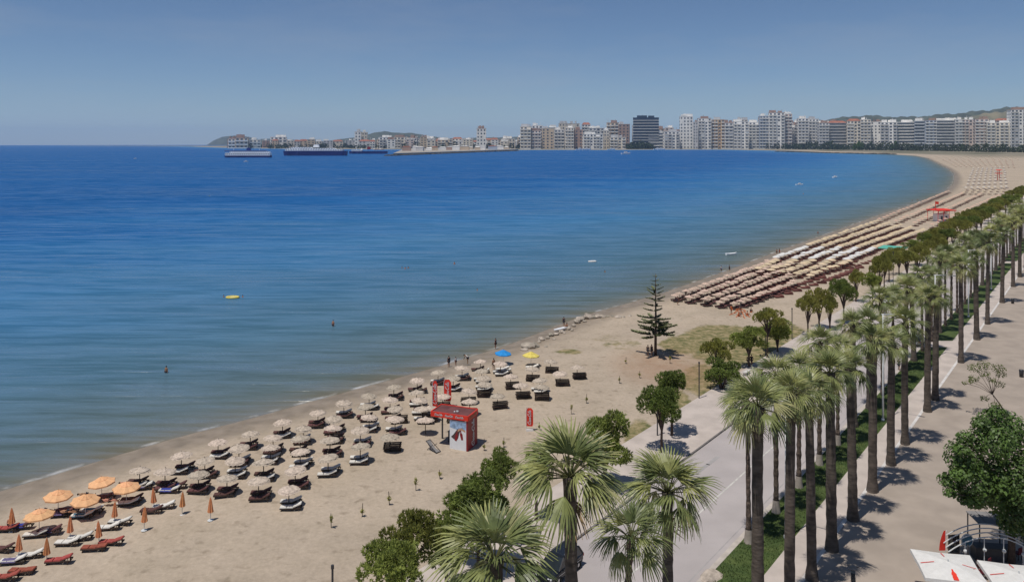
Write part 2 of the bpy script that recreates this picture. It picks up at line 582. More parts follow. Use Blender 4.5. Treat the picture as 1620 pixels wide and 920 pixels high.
# ---- sand
def sand_material():
    m, nt, b = new_mat("sand")
    N = nt.nodes.new
    L = nt.links.new
    b.inputs["Roughness"].default_value = 0.95
    b.inputs["Specular IOR Level"].default_value = 0.15
    geo = N("ShaderNodeNewGeometry")

    def noise(scale, detail=4, rough=0.55):
        n = N("ShaderNodeTexNoise")
        n.inputs["Scale"].default_value = scale
        n.inputs["Detail"].default_value = detail
        n.inputs["Roughness"].default_value = rough
        L(geo.outputs["Position"], n.inputs["Vector"])
        return n.outputs["Fac"]

    def ramp(fac, stops):
        r = N("ShaderNodeValToRGB")
        els = r.color_ramp.elements
        while len(els) < len(stops):
            els.new(0.5)
        for e, (p, c) in zip(els, stops):
            e.position = p
            e.color = (*c, 1)
        L(fac, r.inputs["Fac"])
        return r.outputs["Color"]

    def mix(fac, a, bcol, mode='MIX'):
        x = N("ShaderNodeMix")
        x.data_type = 'RGBA'
        x.blend_type = mode
        if isinstance(fac, float):
            x.inputs[0].default_value = fac
        else:
            L(fac, x.inputs[0])
        for s, val in ((6, a), (7, bcol)):
            if isinstance(val, tuple):
                x.inputs[s].default_value = (*val, 1)
            else:
                L(val, x.inputs[s])
        return x.outputs[2]

    def math_(op, a, bb=None, clamp=False):
        x = N("ShaderNodeMath")
        x.operation = op
        x.use_clamp = clamp
        for i, val in enumerate((a, bb)):
            if val is None:
                continue
            if isinstance(val, (int, float)):
                x.inputs[i].default_value = val
            else:
                L(val, x.inputs[i])
        return x.outputs[0]

    def attr(n):
        a = N("ShaderNodeAttribute")
        a.attribute_name = n
        return a.outputs["Fac"]

    dry = ramp(noise(0.16, 6, 0.65), [(0.3, (0.38, 0.312, 0.232)), (0.5, (0.435, 0.356, 0.27)), (0.7, (0.475, 0.39, 0.30))])
    fine = ramp(noise(2.2, 5, 0.7), [(0.3, (0.84, 0.84, 0.84)), (0.7, (1.08, 1.08, 1.08))])
    dry = mix(1.0, dry, fine, 'MULTIPLY')
    scuff = ramp(noise(0.9, 3, 0.5), [(0.57, (1, 1, 1)), (0.72, (0.74, 0.73, 0.71))])
    dry = mix(1.0, dry, scuff, 'MULTIPLY')
    broad = ramp(noise(0.035, 5, 0.6), [(0.35, (0.90, 0.90, 0.91)), (0.65, (1.06, 1.05, 1.04))])
    dry = mix(1.0, dry, broad, 'MULTIPLY')
    # wet sand by the water
    wn = math_('MULTIPLY', math_('SUBTRACT', noise(0.35, 3), 0.5), 5.0)
    wet = math_('SUBTRACT', 1.0, math_('DIVIDE', math_('ADD', attr("shore"), wn), 8.0), True)
    wet = math_('MULTIPLY', wet, 1.5, True)
    wetcol = ramp(noise(0.5, 4), [(0.35, (0.205, 0.165, 0.120)), (0.65, (0.285, 0.23, 0.175))])
    col = mix(wet, dry, wetcol)
    # dry grass
    vn = math_('MULTIPLY', attr("veg"), math_('MULTIPLY_ADD', noise(0.55, 6, 0.7), 2.6), True)
    v2 = math_('SUBTRACT', math_('MULTIPLY', attr("veg"), 2.7), math_('MULTIPLY', noise(0.35, 8, 0.78), 2.9))
    v2 = math_('MULTIPLY', v2, 2.2, True)
    grass = ramp(noise(0.8, 5, 0.7), [(0.38, (0.105, 0.115, 0.045)), (0.52, (0.235, 0.195, 0.095)), (0.64, (0.35, 0.275, 0.165))])
    col = mix(v2, col, grass)
    s2 = math_('MULTIPLY', attr("soil"), math_('MULTIPLY', noise(0.4, 5, 0.7), 1.3), True)
    col = mix(s2, col, (0.30, 0.175, 0.105))
    # settled land far across the bay
    col = mix(attr("town"), col, ramp(noise(0.006, 4), [(0.4, (0.10, 0.10, 0.06)), (0.6, (0.28, 0.24, 0.18))]))
    L(col, b.inputs["Base Color"])
    rr = math_('SUBTRACT', 0.95, math_('MULTIPLY', wet, 0.45))
    L(rr, b.inputs["Roughness"])
    vo = N("ShaderNodeTexVoronoi")
    vo.inputs["Scale"].default_value = 1.7
    L(geo.outputs["Position"], vo.inputs["Vector"])
    foot = math_('MULTIPLY', math_('SMOOTH_MIN', vo.outputs["Distance"], 0.33), 0.5)
    hgt = math_('ADD', math_('MULTIPLY', noise(3.0, 4, 0.6), 0.5), foot)
    hgt = math_('MULTIPLY', hgt, math_('SUBTRACT', 1.0, wet, True))
    bp = N("ShaderNodeBump")
    bp.inputs["Strength"].default_value = 0.55
    bp.inputs["Distance"].default_value = 0.16
    L(hgt, bp.inputs["Height"])
    L(bp.outputs[0], b.inputs["Normal"])
    return m


def town_mask(X, Y, sd):
    return np.clip((np.hypot(X, Y) - 1900) / 600, 0, 1) * np.clip((sd - 60) / 60.0, 0, 1)


radii = np.exp(np.linspace(math.log(14), math.log(13500), 560))
ground_me = polar_sheet("ground", -64, 66, 560, radii, land_z, [sand_material()], keep=lambda sd: sd > -400,
                        attrs={"veg": veg_mask, "soil": soil_mask, "town": town_mask})
structure("ground", ground_me)


# ---- sea
def sea_material():
    m, nt, b = new_mat("sea_water")
    N = nt.nodes.new
    L = nt.links.new
    geo = N("ShaderNodeNewGeometry")

    def mapped(rot, scale):
        mp = N("ShaderNodeMapping")
        mp.inputs["Rotation"].default_value = (0, 0, R(rot))
        mp.inputs["Scale"].default_value = scale
        L(geo.outputs["Position"], mp.inputs["Vector"])
        return mp.outputs[0]

    def noise(vec, scale, detail=3, rough=0.55, dist=0.0):
        n = N("ShaderNodeTexNoise")
        n.inputs["Scale"].default_value = scale
        n.inputs["Detail"].default_value = detail
        n.inputs["Roughness"].default_value = rough
        n.inputs["Distortion"].default_value = dist
        L(vec, n.inputs["Vector"])
        return n.outputs["Fac"]

    def math_(op, a, bb=None, clamp=False, cc=None):
        x = N("ShaderNodeMath")
        x.operation = op
        x.use_clamp = clamp
        for i, val in enumerate((a, bb, cc)):
            if val is None:
                continue
            if isinstance(val, (int, float)):
                x.inputs[i].default_value = val
            else:
                L(val, x.inputs[i])
        return x.outputs[0]

    a = N("ShaderNodeAttribute")
    a.attribute_name = "shore"
    shore = a.outputs["Fac"]
    big = noise(mapped(-20, (0.5, 1.6, 1)), 0.012, 5, 0.6)
    off = math_('MULTIPLY', shore, -1.0)
    off = math_('MULTIPLY', off, math_('MULTIPLY_ADD', big, 1.2, False, 0.4))
    t = math_('DIVIDE', off, 330.0, True)
    t = math_('POWER', t, 0.6)
    rp = N("ShaderNodeValToRGB")
    els = rp.color_ramp.elements
    stops = [(0.0, (0.20, 0.175, 0.125)), (0.10, (0.110, 0.148, 0.145)), (0.25, (0.074, 0.164, 0.235)), (0.5, (0.048, 0.175, 0.345)), (0.78, (0.015, 0.125, 0.335)), (1.0, (0.004, 0.092, 0.290))]
    while len(els) < len(stops):
        els.new(0.5)
    for e, (p, c) in zip(els, stops):
        e.position = p
        e.color = (*c, 1)
    L(t, rp.inputs["Fac"])
    # foam along the edge
    fo = math_('ABSOLUTE', math_('ADD', shore, 0.5))
    fo = math_('SUBTRACT', 1.0, math_('DIVIDE', fo, 0.6), True)
    fn = noise(geo.outputs["Position"], 0.22, 4, 0.6)
    fn = math_('MULTIPLY', math_('SUBTRACT', fn, 0.49), 5.0, True)
    foam = math_('MULTIPLY', fo, fn, True)
    mx = N("ShaderNodeMix")
    mx.data_type = 'RGBA'
    L(foam, mx.inputs[0])
    L(rp.outputs["Color"], mx.inputs[6])
    mx.inputs[7].default_value = (0.6, 0.58, 0.55, 1)
    # body colour of the water plus a sky reflection whose share is held down by the steep little waves
    nt.nodes.remove(b)
    dif = N("ShaderNodeBsdfDiffuse")
    body = N("ShaderNodeMix")
    body.data_type = 'RGBA'
    body.blend_type = 'MULTIPLY'
    body.inputs[0].default_value = 1.0
    L(mx.outputs[2], body.inputs[6])
    L(body.outputs[2], dif.inputs["Color"])
    glo = N("ShaderNodeBsdfGlossy")
    glo.inputs["Roughness"].default_value = 0.22
    fr = N("ShaderNodeFresnel")
    fr.inputs["IOR"].default_value = 1.33
    FAC_IN = math_('MINIMUM', fr.outputs[0], 0.22)
    ms = N("ShaderNodeMixShader")
    L(dif.outputs[0], ms.inputs[1])
    L(glo.outputs[0], ms.inputs[2])
    L(ms.outputs[0], nt.nodes["Material Output"].inputs["Surface"])
    # ripples: long crests that run almost across the view
    w1 = noise(mapped(-13, (0.055, 0.44, 1)), 1.0, 3, 0.5, 0.4)
    w2 = noise(mapped(-20, (0.14, 0.75, 1)), 1.0, 3, 0.55, 0.3)
    w3 = noise(mapped(5, (1.2, 2.6, 1)), 1.0, 2, 0.5)
    patch = noise(mapped(-14, (0.012, 0.05, 1)), 1.0, 4, 0.6)
    amp = math_('MULTIPLY_ADD', patch, 1.7, False, -0.25)
    hh = math_('ADD', math_('MULTIPLY', w1, 1.4), math_('ADD', math_('MULTIPLY', w2, 0.55), math_('MULTIPLY', w3, 0.12)))
    hh = math_('MULTIPLY', hh, amp)
    # ripple noise paints lighter and darker wave faces into reflection and body colour
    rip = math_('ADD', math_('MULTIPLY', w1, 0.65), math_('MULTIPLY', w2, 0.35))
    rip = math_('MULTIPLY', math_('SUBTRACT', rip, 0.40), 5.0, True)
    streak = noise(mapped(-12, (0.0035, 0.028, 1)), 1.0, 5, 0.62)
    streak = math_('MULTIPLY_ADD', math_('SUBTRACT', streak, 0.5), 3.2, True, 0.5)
    tone = math_('MULTIPLY_ADD', rip, 0.42, False, 0.78)  # light and dark of the ripples painted into the water's colour
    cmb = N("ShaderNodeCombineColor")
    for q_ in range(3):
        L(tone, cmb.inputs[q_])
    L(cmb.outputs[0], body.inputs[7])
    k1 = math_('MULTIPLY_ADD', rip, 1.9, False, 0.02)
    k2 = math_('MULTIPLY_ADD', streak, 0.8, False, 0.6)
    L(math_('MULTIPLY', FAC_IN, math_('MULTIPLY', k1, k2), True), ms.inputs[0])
    bp = N("ShaderNodeBump")
    bp.inputs["Strength"].default_value = 0.9
    bp.inputs["Distance"].default_value = 1.0
    L(hh, bp.inputs["Height"])
    L(bp.outputs[0], dif.inputs["Normal"])
    L(bp.outputs[0], glo.inputs["Normal"])
    L(bp.outputs[0], fr.inputs["Normal"])
    return m


def sea_z(X, Y, sd):
    r2 = X * X + Y * Y
    return SEA - r2 / (2 * RE)


sradii = np.exp(np.linspace(math.log(30), math.log(23000), 420))
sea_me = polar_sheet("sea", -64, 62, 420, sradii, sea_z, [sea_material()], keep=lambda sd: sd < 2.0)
structure("sea", sea_me)


# ------------------------------------------------------------------ road, pavements, lawn
def strip(name, c1, c2, y0, y1, z, mat, thick=0.35, n=1):
    mb = MB()
    for i in range(n):
        ya = y0 + (y1 - y0) * i / n
        yb = y0 + (y1 - y0) * (i + 1) / n
        mb.prism([tuple(on_line(c1, ya)[:2]), tuple(on_line(c2, ya)[:2]), tuple(on_line(c2, yb)[:2]), tuple(on_line(c1, yb)[:2])], z - thick, z)
    return structure(name, mb.mesh(name, mat))


strip("pavement", -1.62, -1.353, -10, 900, 0.12, M['paving'])
strip("kerb", -1.353, -1.346, -10, 900, 0.135, M['kerb_dark'])
strip("road", -1.346, -0.945, -10, 900, 0.0, M['asphalt'], 0.25)
strip("kerb", -0.945, -0.928, -10, 900, 0.125, M['kerb'])
for ya, yb in ((8, 127), (131, 215), (219, 900)):
    strip("lawn", -0.928, -0.803, ya, yb, 0.12, M['lawn'])
for ya, yb in ((-10, 8), (127, 131), (215, 219)):
    strip("path", -0.928, -0.803, ya, yb, 0.116, M['paving'])
strip("footpath", -0.803, -0.712, -10, 900, 0.13, M['paving'])
strip("kerb", -0.712, -0.700, -10, 900, 0.142, M['kerb_white'])
strip("promenade", -0.700, 0.9, -10, 900, 0.126, M['promenade'])


def marking(c, w, y0, y1, dash=None, gap=0, mat='paint', name="road_marking"):
    mb = MB()
    y = y0
    while y < y1:
        e = min(y1, y + (dash or 1e9))
        cw = w / 2 / H * 1.256
        mb.quad(on_line(c - cw, y, 0.004), on_line(c + cw, y, 0.004), on_line(c + cw, e, 0.004), on_line(c - cw, e, 0.004))
        y = e + gap
    o = structure(name, mb.mesh(name, M[mat]))
    return o


marking(-1.116, 0.16, -10, 900)
marking(-0.965, 0.10, -10, 900, mat='paint_worn')
mb = MB()
for k, (u, v) in enumerate(((1092, 750), (1112, 740), (1128, 728))):
    p = G(u, v, 0.004)
    d = RDIR * 1.3
    n = RNOR * 0.22
    mb.quad(p - d - n, p - d + n, p + d + n, p + d - n)
structure("road_marking", mb.mesh("road_marking", M['paint_worn']))

# short grass standing on the lawn
mb = MB()
for i in range(26000):
    y = 34 + 90 * (random.random() ** 1.6)
    if 126.5 < y < 131.5:
        continue
    c = random.uniform(-0.926, -0.805)
    p = on_line(c, y, 0.12)
    a = random.uniform(0, 6.28)
    w = 0.035
    hgt = random.uniform(0.06, 0.16)
    dx, dy = math.cos(a) * w, math.sin(a) * w
    mb.tri((p.x - dx, p.y - dy, p.z), (p.x + dx, p.y + dy, p.z), (p.x + random.uniform(-.06, .06), p.y + random.uniform(-.06, .06), p.z + hgt))
g = link("grass", mb.mesh("grass", M['blade']))
tag(g, "short green grass growing on the lawn strip between road and footpath", "grass", kind="stuff")
#@@STRUCT_END
# ------------------------------------------------------------------ palms
def frond_mesh(name, mat, droop, spread=2.3, pet=1.5, blade=1.35, nseg=26, seed=0):
    """a fan leaf: stalk along +Y, blade of narrow folded segments that split and droop at the tips"""
    rs = random.Random(seed)
    mb = MB()
    mb.m = 1
    npt = 6
    pts = []
    for i in range(npt):
        t = i / (npt - 1)
        pts.append(Vector((0, pet * t, -0.10 * droop * t * t * pet)))
    mb.tube(pts, [0.045 - 0.02 * i / (npt - 1) for i in range(npt)], 4, False)
    hub = pts[-1]
    slope = -0.20 * droop
    mb.m = 0
    for k in range(nseg):
        a = -spread + 2 * spread * (k + 0.5 + rs.uniform(-.25, .25)) / nseg
        L = blade * (1.0 - 0.28 * (abs(a) / spread) ** 2) * rs.uniform(0.9, 1.1)
        fold = 0.05 if k % 2 else -0.05
        d0 = Vector((math.sin(a), math.cos(a), 0))
        wmax = 0.5 * 2 * spread / nseg * L * 0.52
        steps = [(0.0, 0.12), (0.45, 1.0), (0.75, 0.62), (1.0, 0.10)]
        dr = droop * rs.uniform(0.75, 1.35)
        prev = None
        for s, w in steps:
            r = L * s
            sag = -dr * (0.10 * s + 0.62 * max(0, s - 0.35) ** 2) * L
            inw = 1.0 - 0.30 * dr * max(0, s - 0.5) ** 2
            p = hub + Vector((d0.x * r * inw, d0.y * r * inw + 0.0, slope * r * max(0.0, d0.y) + sag + fold * s * 0.9 - (0.16 + 0.20 * droop) * abs(math.sin(a)) * r * (0.6 + 0.4 * s)))
            n = Vector((d0.y, -d0.x, 0)) * max(0.012, wmax * w)
            cur = (p - n, p + n)
            if prev:
                mb.quad(prev[0], prev[1], cur[1], cur[0])
            prev = cur
    return mb.mesh(name, [mat, M['petiole']])


FR = {}
for key, mat in (('g', 'frond'), ('y', 'frond_yellow'), ('d', 'frond_dead')):
    FR[key + '0'] = [frond_mesh("frond", M[mat], 0.80, 1.25, 1.15, 1.6, 17, i) for i in range(3)]
    FR[key + '1'] = [frond_mesh("frond", M[mat], 1.25, 1.3, 1.45, 1.55, 17, 10 + i) for i in range(3)]
    FR[key + '2'] = [frond_mesh("frond", M[mat], 1.7, 1.35, 1.3, 1.5, 17, 20 + i) for i in range(3)]


def crown_layout(n, rs, dead=4, span=102):
    """(mesh, azimuth, elevation, scale, roll)"""
    out = []
    for i in range(n):
        t = (i + 0.5) / n
        az = i * 2.39996 + rs.uniform(-0.3, 0.3)
        el = R(84) - t ** 0.9 * R(span) + rs.uniform(-0.12, 0.12)
        key = '0' if el > R(42) else ('1' if el > R(0) else '2')
        c = 'y' if (el < R(-8) and rs.random() < 0.55) or rs.random() < 0.06 else 'g'
        out.append((rs.choice(FR[c + key]), az, el, rs.uniform(0.88, 1.12) * (1.0 if el > R(-20) else 0.9), rs.uniform(-0.35, 0.35)))
    for i in range(dead):
        out.append((rs.choice(FR['d2']), rs.uniform(0, 6.28), R(-62) + rs.uniform(-0.2, 0.2), rs.uniform(0.7, 0.9), rs.uniform(-0.3, 0.3)))
    return out


def frond_matrix(az, el, sc, roll):
    return Matrix.Rotation(az, 4, 'Z') @ Matrix.Rotation(el, 4, 'X') @ Matrix.Rotation(roll, 4, 'Y') @ Matrix.Scale(sc, 4)


def merged_crown(name, rs, n=40):
    V = []
    F = []
    MI = []
    base = 0
    for me, az, el, sc, roll in crown_layout(n, rs, 4):
        m4 = np.array(frond_matrix(az, el, sc, roll))
        co = np.empty(len(me.vertices) * 3, np.float32)
        me.vertices.foreach_get("co", co)
        co = co.reshape(-1, 3) @ m4[:3, :3].T + m4[:3, 3]
        V += co.tolist()
        mi0 = 0 if me.materials[0] is M['frond'] else (1 if me.materials[0] is M['frond_yellow'] else 2)
        for p in me.polygons:
            F.append([base + i for i in p.vertices])
            MI.append(mi0 if p.material_index == 0 else 3)
        base += len(me.vertices)
    m = bpy.data.meshes.new(name)
    m.from_pydata(V, [], F)
    for k in ('frond', 'frond_yellow', 'frond_dead', 'petiole'):
        m.materials.append(M[k])
    m.polygons.foreach_set("material_index", MI)
    m.update()
    return m


CROWNS = [merged_crown("crown", random.Random(50 + i), 27) for i in range(5)]


def trunk_mesh(thick, seed):
    """unit-height trunk; radius in metres"""
    rs = random.Random(seed)
    mb = MB()
    n = 12 if thick else 10
    rings = 26
    prof = []
    pts = []
    bend = rs.uniform(-0.25, 0.25)
    bend2 = rs.uniform(-0.25, 0.25)
    for i in range(rings):
        t = i / (rings - 1)
        r = (0.40 - 0.09 * t) if thick else (0.22 - 0.05 * t)
        if t < 0.08:
            r *= 1.0 + (0.08 - t) * (4.0 if thick else 3.0)
        if t > 0.86:
            r *= 1.0 + 0.28 * (t - 0.86) / 0.14
        if not thick:
            r *= 1.0 + (0.16 if i % 2 else -0.05)
        else:
            r *= 1.0 + (0.03 if i % 2 else -0.02)
        pts.append((bend * t * t, bend2 * t * t, t))
        prof.append(r * rs.uniform(0.97, 1.03))
    base = 0
    for p, r in zip(pts, prof):
        for k in range(n):
            a = 2 * math.pi * k / n + (0.26 if not thick and base % 2 else 0)
            rr = r * (1 + rs.uniform(-0.05, 0.05) * (2.2 if not thick else 1))
            mb.v.append((p[0] + rr * math.cos(a), p[1] + rr * math.sin(a), p[2]))
        base += 1
    for i in range(rings - 1):
        for k in range(n):
            a = i * n + k
            b = i * n + (k + 1) % n
            mb.f.append((a, b, b + n, a + n))
            mb.mi.append(0)
    mb.f.append(tuple((rings - 1) * n + k for k in range(n)))
    mb.mi.append(0)
    return mb.mesh("trunk", M['trunk_palm'] if thick else M['trunk_scaly'], thick), (bend, bend2)


TR_THICK = [trunk_mesh(True, 100 + i) for i in range(4)]
TR_THIN = [trunk_mesh(False, 200 + i) for i in range(4)]
mbw = MB()
mbw.lathe([(0.40, 0.0), (0.35, 0.3), (0.30, 0.8), (0.285, 1.1)], 12, jit=0.02)
WASH = mbw.mesh("painted_base", M['whitewash'], True)
mbw = MB()
mbw.lathe([(0.0, 0.05), (0.75, 0.03), (0.7, 0.0)], 14, jit=0.06)
PIT = mbw.mesh("planting_pit", M['kerb_dark'])


def palm(pos, hc, thick, radius, label, seed, detailed, group, white_base=False, skew=None):
    rs = random.Random(seed)
    t = thing("fan_palm", label, "palm tree", pos, 0, group)
    t.rotation_euler = (rs.uniform(-0.018, 0.018), rs.uniform(-0.018, 0.018), 0)
    rz = rs.uniform(0, 6.28)
    me, (bx, by) = rs.choice(TR_THICK if thick else TR_THIN)
    k = rs.uniform(0.88, 1.08)
    link("trunk", me, t, (0, 0, 0), (0, 0, rz), (k, k, hc))
    top = Vector((bx * math.cos(rz) - by * math.sin(rz), bx * math.sin(rz) + by * math.cos(rz), hc - 0.1))
    if white_base:
        link("painted_base", WASH, t, (0, 0, 0.0), (0, 0, rz))
    sc = radius / 2.95 * 0.9
    if detailed:
        for m2, az, el, s, roll in crown_layout(34 if radius > 3.3 else (28 if detailed == 1 else 26), rs, 1 if radius > 3.6 else rs.randint(1, 3), 88 if radius > 3.6 else 100):
            mt = frond_matrix(az, el, s * sc, roll)
            o = link("frond", m2, t)
            o.matrix_local = Matrix.Translation(top) @ mt
    else:
        link("crown", rs.choice(CROWNS), t, top, (0, 0, rs.uniform(0, 6.28)), (sc, sc, sc * rs.uniform(0.9, 1.1)))
    return t


GP = "fan palms lining the road"
# row standing in the lawn strip, nearest first: (depth, crown height, thick trunk, radius)
lawn_row = [(38.6, 12.5, True, 3.5, "fan palm nearest the camera, only its bushy crown and arching leaves in view"),
            (43.7, 14.4, True, 3.65, "tall fan palm rising in front of the parked black car"),
            (48.6, 8.7, False, 2.8, "small young fan palm between two bigger palms beside the parked black car"),
            (53.1, 9.4, True, 3.55, "stout fan palm with dense round crown hiding the road's centre line"),
            (65.0, 11.4, False, 2.6, "slim fan palm, first on the lawn with a pale painted base"),
            (70.3, 12.2, False, 2.5, None), (75.4, 11.2, False, 2.5, None), (80.7, 12.4, False, 2.5, None)]
y = 86.0
rs0 = random.Random(3)
while y < 262:
    lawn_row.append((y, rs0.uniform(9.6, 13.0), rs0.random() < 0.3, rs0.uniform(2.4, 2.9), None))
    y += rs0.uniform(4.6, 6.2) if y < 150 else rs0.uniform(6.0, 8.5)
for i, (y, hc, thick, rad, lab) in enumerate(lawn_row):
    if lab is None:
        lab = ("stout" if thick else "slim") + " fan palm in the lawn strip by the kerb, " + ordinal(i) + " along the row"
    palm(on_line(-0.907, y, 0.12), hc, thick, rad, lab, 300 + i, 1 if y < 75 else (2 if y < 112 else 0), GP, white_base=(not thick and 60 < y < 100))
# row of stout palms along the promenade edge
edge_row = [(50.5, 16.0, 3.2), (55.4, 14.8, 3.2), (59.5, 14.6, 3.1), (63.75, 13.9, 3.2), (68.9, 13.4, 3.2), (74.5, 13.4, 3.1), (80.7, 12.8, 3.1), (86.2, 13.2, 3.1), (96.6, 13.4, 3.1), (100.9, 13.8, 3.1),
            (118.0, 14.0, 3.2), (131.8, 13.6, 3.2), (143.0, 14.2, 3.2), (162.0, 14.5, 3.2), (180.0, 14.6, 3.2), (193.0, 14.4, 3.2), (206.0, 14.8, 3.2), (219.0, 14.6, 3.2), (233, 14.5, 3.2)]
for i, (y, hc, rad) in enumerate(edge_row):
    rad *= (0.86, 0.78, 0.9, 0.82, 0.76)[i % 5]
    hc += (0.0, 0.5, -0.5, 0.3, -0.2, 0.6, -0.4)[i % 7]
    p = on_line(-0.686, y, 0.126)
    palm(p, hc, True, rad, "stout grey-trunked fan palm at the promenade edge, " + ordinal(i) + " along its row", 400 + i, 1 if y < 75 else (2 if y < 122 else 0), "stout palms along the promenade edge")

# ------------------------------------------------------------------ pines
def tuft_cloud(mb, lobes, per, size, rs, m=0):
    """needle tufts spread through the outer part of each lobe"""
    mb.m = m
    for (cx, cy, cz, rx, ry, rz_) in lobes:
        n = int(per * (rx * ry * rz_) ** (2 / 3.0))
        for _ in range(n):
            z = rs.uniform(-0.75, 1)
            a = rs.uniform(0, 6.28)
            q = math.sqrt(max(0, 1 - z * z))
            d = Vector((q * math.cos(a), q * math.sin(a), z))
            rr = 0.62 + 0.42 * rs.random() ** 0.6
            rr *= 1 + 0.14 * math.sin(3 * a + cx * 5) * q
            p = Vector((cx + d.x * rx * rr, cy + d.y * ry * rr, cz + d.z * rz_ * rr))
            ax = (d + Vector((rs.uniform(-.6, .6), rs.uniform(-.6, .6), rs.uniform(-.1, .8)))).normalized()
            s = size * rs.uniform(0.7, 1.3)
            for j in range(5):
                v = (ax + Vector((rs.uniform(-.8, .8), rs.uniform(-.8, .8), rs.uniform(-.8, .8)))).normalized()
                side = v.cross(Vector((rs.uniform(-1, 1), rs.uniform(-1, 1), rs.uniform(-1, 1)))).normalized() * (s * 0.24)
                mb.tri(p - side, p + side, p + v * s)


def pine_meshes(seed, shape, mat):
    rs = random.Random(seed)
    lobes = []
    if shape == 'round':
        for i in range(11):
            a = i * 2.4 + rs.uniform(-.4, .4)
            r = rs.uniform(0.5, 1.5)
            lobes.append((r * math.cos(a), r * math.sin(a), rs.uniform(-1.15, 1.2) * (1 - 0.25 * r), rs.uniform(0.5, 0.85), rs.uniform(0.5, 0.85), rs.uniform(0.38, 0.6)))
        lobes.append((0, 0, 0.2, 0.8, 0.8, 0.9))
    elif shape == 'flat':
        for i in range(9):
            a = i * 0.7 + rs.uniform(-.3, .3)
            r = rs.uniform(0.5, 1.75)
            lobes.append((r * math.cos(a), r * math.sin(a), rs.uniform(-0.35, 0.5) - 0.18 * r, rs.uniform(0.5, 0.85), rs.uniform(0.5, 0.85), rs.uniform(0.28, 0.45)))
        lobes.append((0, 0, 0.35, 0.75, 0.75, 0.45))
    else:
        for i in range(12):
            a = rs.uniform(0, 6.28)
            zz = rs.uniform(-1.3, 1.3)
            r = rs.uniform(0.4, 1.25) * (1.0 - 0.25 * abs(zz))
            lobes.append((r * math.cos(a), r * math.sin(a), zz, rs.uniform(0.6, 0.9), rs.uniform(0.6, 0.9), rs.uniform(0.42, 0.62)))
    mb = MB()
    tuft_cloud(mb, lobes, 520, 0.19, rs)
    crown = mb.mesh("crown", mat)
    mb2 = MB()
    for l in lobes[:7]:
        mb2.tube([(0, 0, -2.2), (l[0] * 0.35, l[1] * 0.35, -0.9 + l[2] * 0.3), (l[0] * 0.95, l[1] * 0.95, l[2])], [0.09, 0.06, 0.025], 5, False)
    limbs = mb2.mesh("limb", M['bark'])
    return crown, limbs


PINES = {'round': [pine_meshes(500 + i, 'round', M['needles']) for i in range(3)],
         'flat': [pine_meshes(520 + i, 'flat', M['needles_olive']) for i in range(3)],
         'tall': [pine_meshes(540 + i, 'tall', M['needles']) for i in range(3)]}
mbt = MB()
mbt.tube([(0, 0, 0), (0.03, 0.02, 0.3), (-0.04, 0.03, 0.65), (0, 0, 1)], [0.17, 0.13, 0.11, 0.09], 8)
PTRUNK = mbt.mesh("trunk", M['bark'], True)


def pine(pos, hc, rx, rz_, shape, label, seed, group="round pines on the seafront pavement"):
    rs = random.Random(seed)
    t = thing("pine_tree", label, "pine tree", pos, 0, group)
    crown, limbs = rs.choice(PINES[shape])
    k = 0.5 if rx > 1.4 else 0.42
    link("trunk", PTRUNK, t, (0, 0, 0), (0, 0, rs.uniform(0, 6)), (1, 1, max(0.5, hc - rz_ * 0.3)))
    a = rs.uniform(0, 6.28)
    ref = {'round': (1.9, 1.6), 'flat': (2.1, 0.85), 'tall': (1.65, 1.7)}[shape]
    s = (rx / ref[0], rx / ref[0], rz_ / ref[1])
    link("limb", limbs, t, (0, 0, hc), (0, 0, a), s)
    link("crown", crown, t, (0, 0, hc), (0, 0, a), s)
    return t


def pine_px(ub, vb, vc, rpx, rzpx, shape, label, seed):
    p = G(ub, vb, 0.12)
    sc = p.y / FPX
    pine(p, (vb - vc) * sc, rpx * sc, rzpx * sc, shape, label, seed)


pine_px(620, 1005, 892, 56, 50, 'round', "round green pine at the picture's bottom edge, beside the open sand", 1)
pine_px(652, 965, 836, 46, 29, 'flat', "pine with a spreading two-lobed crown above the pine at the bottom edge", 2)
pine_px(706, 950, 852, 48, 44, 'round', "dark bushy pine half hidden behind the nearest palm's leaves", 3)
pine_px(757, 905, 797, 56, 52, 'tall', "big bushy pine with pale gaps in its crown, left of the tallest near palm", 4)
pine_px(788, 856, 740, 33, 33, 'round', "compact boxy pine crown standing over the bigger bushy pine", 5)
pine_px(848, 822, 738, 26, 24, 'round', "pine crown partly hidden behind the tall palm by the black car", 6)
pine_px(957, 772, 693, 42, 44, 'tall', "olive green pine standing alone between the kiosk's flag and the pavement", 7)
pine_px(1047, 715, 640, 36, 30, 'round', "pine with a clear dark trunk and two-storey crown on the pavement", 8)
pine_px(1063, 688, 606, 30, 27, 'round', "fresh green pine crown rising just behind the pine with a clear trunk", 9)
pine_px(1141, 614, 588, 33, 24, 'round', "low broad pine with shadow on the pavement next to a dark post", 10)
pine_px(1133, 602, 550, 26, 15, 'flat', "flat-topped pine right behind the low broad pine", 11)
pine_px(1185, 580, 534, 26, 21, 'round', "bright green round pine over the strolling couple", 12)
pine_px(1214, 565, 500, 25, 13, 'flat', "sparse olive pine with flat crown in front of the orange play frame", 13)
pine_px(1230, 556, 523, 28, 20, 'tall', "dark pine between two thin dark posts on the grass edge", 14)
pine_px(1278, 531, 480, 19, 13, 'flat', "slim-trunked pine at the near end of the pavement group", 15)
pine_px(1296, 519, 470, 19, 15, 'flat', "slim-trunked pine, second of the pavement group", 16)
pine_px(1313, 522, 480, 15, 14, 'flat', "brownish pine crown squeezed between the slim pines and the dense green pine", 17)
pine_px(1335, 512, 459, 21, 21, 'round', "dense bright green pine crown above a short fan palm", 18)
pine_px(1354, 477, 438, 15, 12, 'flat', "dark pine with long bare trunk before the white parasols", 19)
